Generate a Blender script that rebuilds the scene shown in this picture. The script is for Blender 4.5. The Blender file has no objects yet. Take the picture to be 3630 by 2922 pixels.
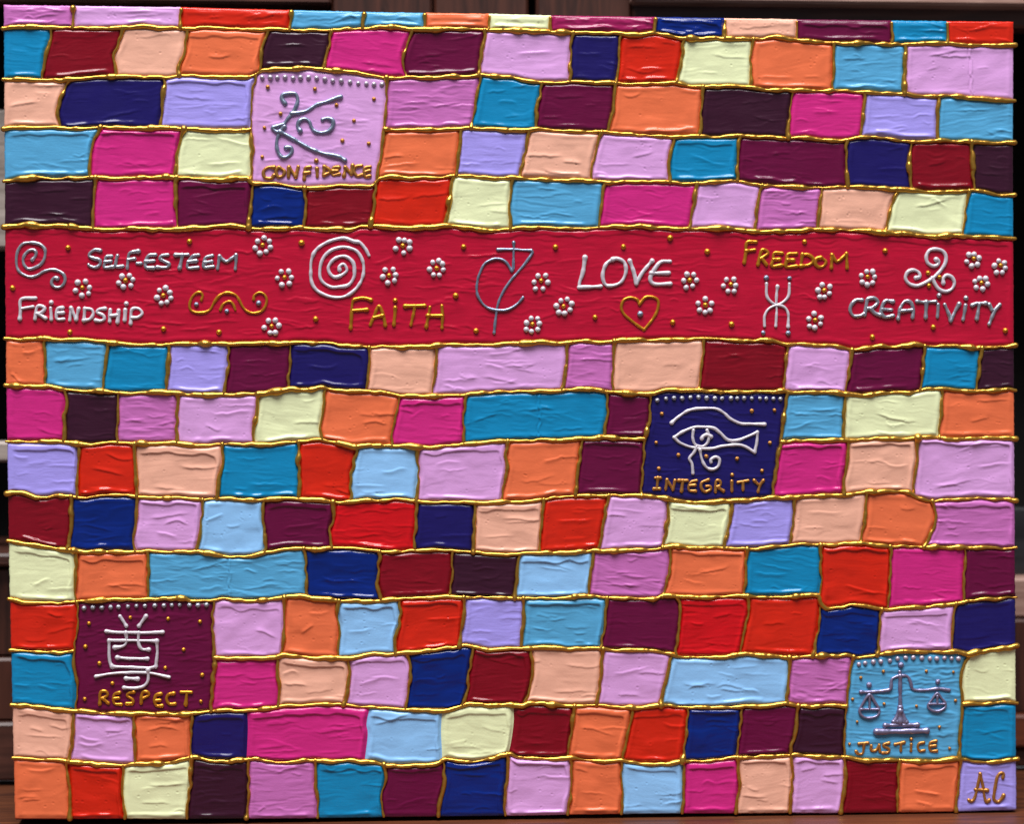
import bpy, math, random
import numpy as np
from mathutils import Matrix, Vector

# ---------------------------------------------------------------- camera, world, light, exposure
scene = bpy.context.scene
col = scene.collection
PW, PH = 3630.0, 2922.0                       # size of the photograph the layout was measured on
CAM_ROT = (1.5570288, 0.0006571, -0.0599655)
CAM_LOC = (-0.0609306, -0.9470529, 0.2137525)
HFOV = math.radians(30)
cam_d = bpy.data.cameras.new('camera')
cam = bpy.data.objects.new('camera', cam_d)
col.objects.link(cam)
cam.rotation_euler = CAM_ROT
cam.location = CAM_LOC
cam_d.sensor_width = 36
cam_d.angle = HFOV
cam_d.clip_start = 0.01
cam_d.clip_end = 50
cam_d.dof.use_dof = True
cam_d.dof.focus_distance = 0.945
cam_d.dof.aperture_fstop = 5.0
scene.camera = cam

world = bpy.data.worlds.new('World')
scene.world = world
world.use_nodes = True
bg = world.node_tree.nodes['Background']
bg.inputs[0].default_value = (0.88, 0.93, 1.0, 1)
bg.inputs[1].default_value = 0.18

lamp_d = bpy.data.lights.new('window_light', 'AREA')
lamp_d.shape = 'RECTANGLE'
lamp_d.size = 3.0
lamp_d.size_y = 1.9
lamp_d.energy = 300
lamp_d.color = (1.0, 0.99, 0.985)
lamp = bpy.data.objects.new('window_light', lamp_d)
col.objects.link(lamp)
lamp.location = (-0.40, -1.50, 3.60)
lamp.rotation_euler = (Vector((0.0, 0.0, 0.2)) - Vector(lamp.location)).to_track_quat('-Z', 'Y').to_euler()

scene.view_settings.view_transform = 'Standard'
scene.view_settings.look = 'None'
scene.view_settings.exposure = 0.0
scene.view_settings.gamma = 1.0

rng = np.random.default_rng(7)
random.seed(7)

# ---------------------------------------------------------------- measuring helpers
CM = np.array(Matrix.Rotation(CAM_ROT[2], 3, 'Z') @ Matrix.Rotation(CAM_ROT[1], 3, 'Y') @ Matrix.Rotation(CAM_ROT[0], 3, 'X'))
CL = np.array(CAM_LOC)
FPX = PW / 2 / math.tan(HFOV / 2)

def rays(pts):
    p = np.atleast_2d(np.asarray(pts, float))
    d = np.c_[(p[:, 0] - PW / 2) / FPX, -(p[:, 1] - PH / 2) / FPX, -np.ones(len(p))]
    return d @ CM.T

def on_canvas(pts, Y=0.0):
    """photo measurements -> metres on the upright plane y = Y (columns x, z)"""
    d = rays(pts)
    t = (Y - CL[1]) / d[:, 1]
    return np.c_[CL[0] + t * d[:, 0], CL[2] + t * d[:, 2]]

OX = (0, 900, 1800, 2630)
OY = {'A': 0, 'B': 700, 'C': 1400, 'D': 2122}
VS = 2.156

def sheet(t, pts):
    """points read on one of the sixteen enlarged sheets of the photograph -> canvas metres"""
    p = np.asarray(pts, float) / VS
    return on_canvas(np.c_[p[:, 0] + OX[int(t[1]) - 1], p[:, 1] + OY[t[0]]])

MM = 0.001

def hash01(ix, iy, seed):
    n = (ix.astype(np.int64) * 374761393 + iy.astype(np.int64) * 668265263 + int(seed) * 144269504) & 0x7fffffff
    n = ((n ^ (n >> 13)) * 1274126177) & 0x7fffffff
    n = ((n ^ (n >> 16)) * 2246822519) & 0x7fffffff
    return (n & 0xffff) / 65535.0

def vnoise(x, y, seed=0):
    x = np.asarray(x, float); y = np.asarray(y, float) + 0 * x
    ix = np.floor(x); iy = np.floor(y)
    fx = x - ix; fy = y - iy
    fx = fx * fx * fx * (fx * (fx * 6 - 15) + 10); fy = fy * fy * fy * (fy * (fy * 6 - 15) + 10)
    a = hash01(ix, iy, seed); b = hash01(ix + 1, iy, seed); c = hash01(ix, iy + 1, seed); d = hash01(ix + 1, iy + 1, seed)
    return (a * (1 - fx) + b * fx) * (1 - fy) + (c * (1 - fx) + d * fx) * fy - 0.5

def sstep(t):
    t = np.clip(t, 0, 1)
    return t * t * (3 - 2 * t)

# ---------------------------------------------------------------- materials
def lin(rgb):
    return tuple(((c / 255) / 12.92 if c / 255 <= 0.04045 else ((c / 255 + 0.055) / 1.055) ** 2.4) for c in rgb)

def paint(name, rgb, rough=0.42, brush=0.5, spec=0.5, fine=0.5, vary=0.06):
    m = bpy.data.materials.new(name)
    m.use_nodes = True
    nt = m.node_tree; N = nt.nodes; Lk = nt.links
    bs = N['Principled BSDF']
    co = N.new('ShaderNodeTexCoord')
    mp = N.new('ShaderNodeMapping'); mp.inputs['Scale'].default_value = (55, 55, 420)
    Lk.new(co.outputs['Object'], mp.inputs['Vector'])
    streak = N.new('ShaderNodeTexNoise'); streak.inputs['Scale'].default_value = 1.6
    streak.inputs['Detail'].default_value = 4; streak.inputs['Roughness'].default_value = 0.6
    streak.inputs['Distortion'].default_value = 0.5
    Lk.new(mp.outputs[0], streak.inputs['Vector'])
    grain = N.new('ShaderNodeTexNoise'); grain.inputs['Scale'].default_value = 1500
    grain.inputs['Detail'].default_value = 2
    Lk.new(co.outputs['Object'], grain.inputs['Vector'])
    blotch = N.new('ShaderNodeTexNoise'); blotch.inputs['Scale'].default_value = 90
    blotch.inputs['Detail'].default_value = 3
    Lk.new(co.outputs['Object'], blotch.inputs['Vector'])
    c = lin(rgb)
    ramp = N.new('ShaderNodeMix'); ramp.data_type = 'RGBA'
    hi = tuple(min(0.95, v * (1 + vary) + 0.004) for v in c); lo = tuple(v * (1 - vary) for v in c)
    ramp.inputs[6].default_value = (*lo, 1); ramp.inputs[7].default_value = (*hi, 1)
    mx = N.new('ShaderNodeMath'); mx.operation = 'ADD'
    hf = N.new('ShaderNodeMath'); hf.operation = 'MULTIPLY'; hf.inputs[1].default_value = 0.5
    Lk.new(streak.outputs[0], mx.inputs[0]); Lk.new(blotch.outputs[0], mx.inputs[1]); Lk.new(mx.outputs[0], hf.inputs[0])
    Lk.new(hf.outputs[0], ramp.inputs[0])
    Lk.new(ramp.outputs[2], bs.inputs['Base Color'])
    rr = N.new('ShaderNodeMapRange'); rr.inputs['To Min'].default_value = rough - 0.06; rr.inputs['To Max'].default_value = rough + 0.08
    Lk.new(blotch.outputs[0], rr.inputs['Value']); Lk.new(rr.outputs[0], bs.inputs['Roughness'])
    b1 = N.new('ShaderNodeBump'); b1.inputs['Strength'].default_value = brush; b1.inputs['Distance'].default_value = 0.00055
    Lk.new(streak.outputs[0], b1.inputs['Height'])
    b2 = N.new('ShaderNodeBump'); b2.inputs['Strength'].default_value = fine; b2.inputs['Distance'].default_value = 0.00016
    Lk.new(grain.outputs[0], b2.inputs['Height']); Lk.new(b1.outputs[0], b2.inputs['Normal'])
    Lk.new(b2.outputs[0], bs.inputs['Normal'])
    bs.inputs['Specular IOR Level'].default_value = spec
    return m

def metal(name, rgb, metallic=0.8, rough=0.33, bump=0.35, spec=0.5):
    m = bpy.data.materials.new(name)
    m.use_nodes = True
    nt = m.node_tree; N = nt.nodes; Lk = nt.links
    bs = N['Principled BSDF']
    co = N.new('ShaderNodeTexCoord')
    nz = N.new('ShaderNodeTexNoise'); nz.inputs['Scale'].default_value = 420; nz.inputs['Detail'].default_value = 4
    Lk.new(co.outputs['Object'], nz.inputs['Vector'])
    c = lin(rgb)
    ramp = N.new('ShaderNodeMix'); ramp.data_type = 'RGBA'
    ramp.inputs[6].default_value = (*[v * 0.75 for v in c], 1); ramp.inputs[7].default_value = (*[min(1, v * 1.2) for v in c], 1)
    Lk.new(nz.outputs[0], ramp.inputs[0]); Lk.new(ramp.outputs[2], bs.inputs['Base Color'])
    bs.inputs['Metallic'].default_value = metallic
    bs.inputs['Roughness'].default_value = rough
    bs.inputs['Specular IOR Level'].default_value = spec
    b = N.new('ShaderNodeBump'); b.inputs['Strength'].default_value = bump; b.inputs['Distance'].default_value = 0.0005
    Lk.new(nz.outputs[0], b.inputs['Height']); Lk.new(b.outputs[0], bs.inputs['Normal'])
    return m

def wood(name, dark, light, scale=(6, 60, 60), rough=0.45):
    m = bpy.data.materials.new(name)
    m.use_nodes = True
    nt = m.node_tree; N = nt.nodes; Lk = nt.links
    bs = N['Principled BSDF']
    co = N.new('ShaderNodeTexCoord')
    mp = N.new('ShaderNodeMapping'); mp.inputs['Scale'].default_value = scale
    Lk.new(co.outputs['Object'], mp.inputs['Vector'])
    nz = N.new('ShaderNodeTexNoise'); nz.inputs['Scale'].default_value = 2.5; nz.inputs['Detail'].default_value = 7
    nz.inputs['Distortion'].default_value = 1.2
    Lk.new(mp.outputs[0], nz.inputs['Vector'])
    cr = N.new('ShaderNodeValToRGB')
    cr.color_ramp.elements[0].position = 0.32; cr.color_ramp.elements[0].color = (*lin(dark), 1)
    cr.color_ramp.elements[1].position = 0.70; cr.color_ramp.elements[1].color = (*lin(light), 1)
    Lk.new(nz.outputs[0], cr.inputs[0]); Lk.new(cr.outputs[0], bs.inputs['Base Color'])
    bs.inputs['Roughness'].default_value = rough
    b = N.new('ShaderNodeBump'); b.inputs['Strength'].default_value = 0.25; b.inputs['Distance'].default_value = 0.001
    Lk.new(nz.outputs[0], b.inputs['Height']); Lk.new(b.outputs[0], bs.inputs['Normal'])
    return m

# name: (colour, roughness, brushed?)
PAINTS = {
    'P': ('orchid_pink_paint', (214, 158, 218), .40, 0), 'M': ('mauve_paint', (194, 108, 180), .40, 1),
    'O': ('coral_orange_paint', (230, 112, 70), .42, 0), 'R': ('vermilion_paint', (204, 34, 11), .36, 0),
    'T': ('teal_blue_paint', (8, 130, 182), .40, 1), 'S': ('sky_blue_paint', (84, 162, 208), .40, 1),
    'L': ('lavender_paint', (164, 152, 236), .44, 1), 'B': ('pale_blue_paint', (142, 194, 244), .40, 0),
    'N': ('indigo_paint', (24, 15, 92), .40, 1), 'U': ('ultramarine_paint', (0, 32, 114), .28, 0),
    'C': ('crimson_paint', (124, 0, 24), .38, 1), 'K': ('dark_plum_paint', (52, 12, 37), .40, 1),
    'W': ('wine_paint', (98, 2, 56), .38, 1), 'G': ('magenta_paint', (202, 38, 126), .38, 1),
    'Y': ('pale_yellow_paint', (230, 236, 188), .42, 0), 'F': ('peach_paint', (236, 176, 152), .42, 0),
    'E': ('scarlet_paint', (200, 10, 22), .34, 1), 'V': ('raspberry_paint', (150, 24, 84), .34, 1),
    'D': ('carmine_band_paint', (180, 8, 48), .36, 1),
}
MAT = {}
for k, (nm, rgb, ro, br) in PAINTS.items():
    MAT[k] = paint(nm, rgb, ro - .13, brush=0.16 if br else 0.06, fine=0.22, spec=0.40)
GOLD = metal('gold_contour_paste', (204, 153, 64), 0.84, 0.28, 0.2)
GOLDL = metal('deep_gold_paste', (208, 140, 40), 0.70, 0.32, 0.2)
COPPER = metal('copper_gold_paste', (190, 132, 66), 0.7, 0.36)
SILVER = metal('silver_paste', (176, 178, 190), 0.75, 0.34)
STEEL = metal('steel_grey_paste', (146, 156, 180), 0.75, 0.36)
LILACGREY = metal('lilac_grey_paste', (146, 142, 176), 0.7, 0.36)
PEARL = metal('pearl_white_paste', (212, 204, 214), 0.25, 0.34, 0.15)
MAUVEPEARL = metal('mauve_pearl_paste', (190, 176, 196), 0.5, 0.32, 0.15)
EDGE = paint('indigo_canvas_edge', (22, 14, 74), .5, 0.3)

# ---------------------------------------------------------------- mesh helpers
def mesh_obj(name, verts, faces, mat, parent=None, smooth=True):
    verts = np.asarray(verts, np.float32)
    me = bpy.data.meshes.new(name)
    if isinstance(faces, np.ndarray):
        n = len(faces); k = faces.shape[1]
        me.vertices.add(len(verts)); me.vertices.foreach_set('co', verts.ravel())
        me.loops.add(n * k); me.loops.foreach_set('vertex_index', faces.ravel().astype(np.int32))
        me.polygons.add(n)
        me.polygons.foreach_set('loop_start', np.arange(0, n * k, k, dtype=np.int32))
        me.update(calc_edges=True); me.validate()
    else:
        me.from_pydata([tuple(map(float, v)) for v in verts], [], faces); me.update()
    if smooth:
        me.polygons.foreach_set('use_smooth', np.ones(len(me.polygons), dtype=bool))
    me.materials.append(mat)
    o = bpy.data.objects.new(name, me)
    col.objects.link(o)
    if parent: o.parent = parent
    return o

def grid_faces(nu, nv, flip=False):
    i = np.arange(nv - 1)[:, None] * nu + np.arange(nu - 1)[None, :]
    f = np.stack([i, i + nu, i + nu + 1, i + 1], -1).reshape(-1, 4)
    return f[:, ::-1] if flip else f

def box(name, x0, x1, y0, y1, z0, z1, mat, parent=None, bev=0.0015):
    b = min(bev, (x1 - x0) / 3, (y1 - y0) / 3, (z1 - z0) / 3)
    v = []
    for z, s in ((z0, b), (z0 + b, 0), (z1 - b, 0), (z1, b)):
        q = b if s == 0 else b
        x_0, x_1, y_0, y_1 = x0 + s, x1 - s, y0 + s, y1 - s
        v += [(x_0 + b, y_0, z), (x_1 - b, y_0, z), (x_1, y_0 + b, z), (x_1, y_1 - b, z),
              (x_1 - b, y_1, z), (x_0 + b, y_1, z), (x_0, y_1 - b, z), (x_0, y_0 + b, z)]
    f = [tuple(range(7, -1, -1)), tuple(range(24, 32))]
    for k in range(3):
        for i in range(8):
            j = (i + 1) % 8
            f.append((k * 8 + i, k * 8 + j, k * 8 + 8 + j, k * 8 + 8 + i))
    return mesh_obj(name, v, f, mat, parent, smooth=False)

def resample(p, step):
    p = np.asarray(p, float)
    d = np.r_[0, np.cumsum(np.hypot(*np.diff(p, axis=0).T))]
    n = max(3, int(round(d[-1] / step)) + 1)
    s = np.linspace(0, d[-1], n)
    return np.c_[np.interp(s, d, p[:, 0]), np.interp(s, d, p[:, 1])]

def spline(p, step):
    """Catmull-Rom through p, resampled"""
    p = np.asarray(p, float)
    if len(p) < 3: return resample(p, step)
    closed = np.hypot(*(p[0] - p[-1])) < 1e-9
    q = np.vstack([p[-2] if closed else 2 * p[0] - p[1], p, p[1] if closed else 2 * p[-1] - p[-2]])
    out = []
    t = np.linspace(0, 1, 10, endpoint=False)[:, None]
    for i in range(1, len(q) - 2):
        a, b, c, d = q[i - 1], q[i], q[i + 1], q[i + 2]
        out.append(0.5 * (2 * b + (c - a) * t + (2 * a - 5 * b + 4 * c - d) * t ** 2 + (3 * b - a - 3 * c + d) * t ** 3))
    out.append(p[-1:])
    return resample(np.vstack(out), step)

def smooth_line(p, k=2):
    p = p.copy()
    for _ in range(k):
        p[1:-1] = 0.25 * p[:-2] + 0.5 * p[1:-1] + 0.25 * p[2:]
    return p

def tube(p, r, y0, flat=1.0, nseg=10, a0=-0.6, a1=math.pi + 0.6, yoff=None):
    """bead of paste along p (x, z in metres); lies on the plane y = -y0, bulging to -y"""
    p = np.asarray(p); n = len(p)
    t = np.gradient(p, axis=0)
    L = np.hypot(t[:, 0], t[:, 1]); L[L == 0] = 1
    t = t / L[:, None]
    nrm = np.c_[-t[:, 1], t[:, 0]]
    r = np.asarray(r) + np.zeros(n)
    # rounded end caps
    caps = [(0.97, .25), (0.8, .62), (0.5, .87), (0.12, 1.0)]
    P = [p]; Rr = [r]; Nn = [nrm]
    pre = [p[0] - t[0] * r[0] * c[1] for c in caps[::-1]]; prer = [r[0] * c[0] for c in caps[::-1]]
    post = [p[-1] + t[-1] * r[-1] * c[1] for c in caps]; postr = [r[-1] * c[0] for c in caps]
    p = np.vstack([pre, p, post]); rr = np.r_[prer, r, postr]
    nrm = np.vstack([[nrm[0]] * 4, nrm, [nrm[-1]] * 4])
    if yoff is None: yo = np.zeros(len(p))
    else: yo = np.r_[[yoff[0]] * 4, yoff, [yoff[-1]] * 4]
    a = np.linspace(a0, a1, nseg)
    X = p[:, 0, None] + nrm[:, 0, None] * rr[:, None] * np.cos(a)
    Z = p[:, 1, None] + nrm[:, 1, None] * rr[:, None] * np.cos(a)
    Y = -(y0 + yo[:, None] + rr[:, None] * flat * np.sin(a))
    v = np.stack([X, Y, Z], -1).reshape(-1, 3)
    return v, grid_faces(nseg, len(p))

def join(parts):
    vs = []; fs = []; o = 0
    for v, f in parts:
        vs.append(v); fs.append(f + o); o += len(v)
    return np.vstack(vs), np.vstack(fs)

# ---------------------------------------------------------------- the setting: table top and the cupboard behind
def tag(o, label, cat, group=None, kind=None):
    if label: o['label'] = label
    if cat: o['category'] = cat
    if group: o['group'] = group
    if kind: o['kind'] = kind
    return o

CORN = on_canvas([(15, 18), (3592, 77), (3602, 2873), (55, 2906)])
TABLE_Z = float(min(CORN[2, 1], CORN[3, 1])) - 0.0013
WOOD_T = wood('table_wood', (62, 27, 11), (108, 58, 30), (5, 50, 50), 0.5)
WOOD_D = wood('cupboard_wood', (44, 20, 14), (86, 46, 34), (60, 60, 6), 0.42)
WOOD_H = wood('cupboard_rail_wood', (50, 26, 20), (92, 54, 44), (6, 60, 60), 0.42)
WOOD_L = wood('pale_rail_wood', (150, 112, 100), (196, 160, 146), (6, 60, 60), 0.4)
WOOD_G = wood('grey_wood', (128, 116, 108), (186, 172, 164), (6, 60, 60), 0.5)
BLACK = wood('cupboard_painted_shadow', (5, 4, 4), (9, 7, 6), (20, 20, 20), 0.8)  # shade inside the compartments, put into the colour as near-black

d = rays([(1800, 2782)])[0]
t = (TABLE_Z - CL[2]) / d[2]
BACK_Y = float(CL[1] + t * d[1])            # where the table meets the cupboard
table = box('table_top', -0.75, 0.75, -0.30, BACK_Y + 0.03, TABLE_Z - 0.028, TABLE_Z, WOOD_T, None, 0.003)
tag(table, 'reddish brown wooden table top under the painting', None, kind='structure')
del table['label']

cup = bpy.data.objects.new('cupboard', None)
col.objects.link(cup)
cup.location = (0, BACK_Y + 0.02, TABLE_Z)
tag(cup, 'dark reddish brown wooden cupboard with open black compartments behind the painting', 'cupboard')

def board(name, px, Y, depth, mat):
    """board of the cupboard; front face at y = Y, its outline measured on the photograph"""
    x0, y0, x1, y1 = px
    a = on_canvas([(x0, (y0 + y1) / 2), (x1, (y0 + y1) / 2)], Y)
    b = on_canvas([((x0 + x1) / 2, y0), ((x0 + x1) / 2, y1)], Y)
    ox, oy, oz = cup.location
    zlo = max(b[1, 1], TABLE_Z + 0.002)
    return box(name, a[0, 0] - ox, a[1, 0] - ox, Y - oy, Y + depth - oy, zlo - oz, b[0, 1] - oz, mat, cup)

Y1 = BACK_Y + 0.012
board('side_post', (-900, -335, -502, 2785), Y1 - 0.002, 0.17, WOOD_D)
board('side_post', (4102, -335, 4500, 2785), Y1 - 0.002, 0.17, WOOD_D)
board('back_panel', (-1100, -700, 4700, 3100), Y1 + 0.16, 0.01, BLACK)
board('shade_board', (-910, -520, 4510, -340), Y1 - 0.014, 0.185, WOOD_H)  # unseen board, added to keep the lamp's light out of the compartments
board('rail', (-500, -330, 1174, 6), Y1 - 0.006, 0.02, WOOD_H)
board('plank', (1176, -330, 1534, 2785), Y1, 0.02, WOOD_D)
board('plank', (1540, -330, 1874, 2785), Y1 + 0.001, 0.02, WOOD_D)
board('plank', (1902, -330, 2238, 2785), Y1, 0.02, WOOD_D)
board('rail', (2242, -330, 4100, 14), Y1 - 0.012, 0.028, WOOD_L)
board('rail', (2242, 18, 4100, 92), Y1, 0.02, WOOD_H)
board('shelf', (3560, 2050, 4100, 2190), Y1 + 0.01, 0.12, WOOD_L)
board('panel', (3400, 1800, 4100, 2046), Y1 + 0.03, 0.01, wood('dark_grey_glass_stand_in', (28, 28, 30), (48, 48, 50), (6, 60, 60), 0.3))  # plain grey board standing in for dark glass
board('panel', (3400, 2196, 4100, 2530), Y1 + 0.008, 0.02, WOOD_D)
board('rail', (3400, 2536, 4100, 2650), Y1 - 0.001, 0.02, wood('red_rail_wood', (84, 38, 22), (136, 70, 44), (6, 60, 60), 0.4))
board('rail', (3400, 2654, 4100, 2760), Y1 + 0.006, 0.02, WOOD_D)
board('panel', (-500, 386, 300, 880), Y1 + 0.03, 0.02, WOOD_G)
board('panel', (-500, 1566, 300, 1640), Y1 + 0.03, 0.02, WOOD_G)
board('shelf', (-500, 1965, 300, 2010), Y1 + 0.004, 0.12, WOOD_H)
board('panel', (-500, 2014, 300, 2330), Y1 + 0.012, 0.02, WOOD_D)
board('rail', (-500, 2336, 300, 2560), Y1 + 0.006, 0.02, WOOD_D)
board('rail', (-500, 2566, 300, 2772), Y1, 0.02, WOOD_H)

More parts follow.
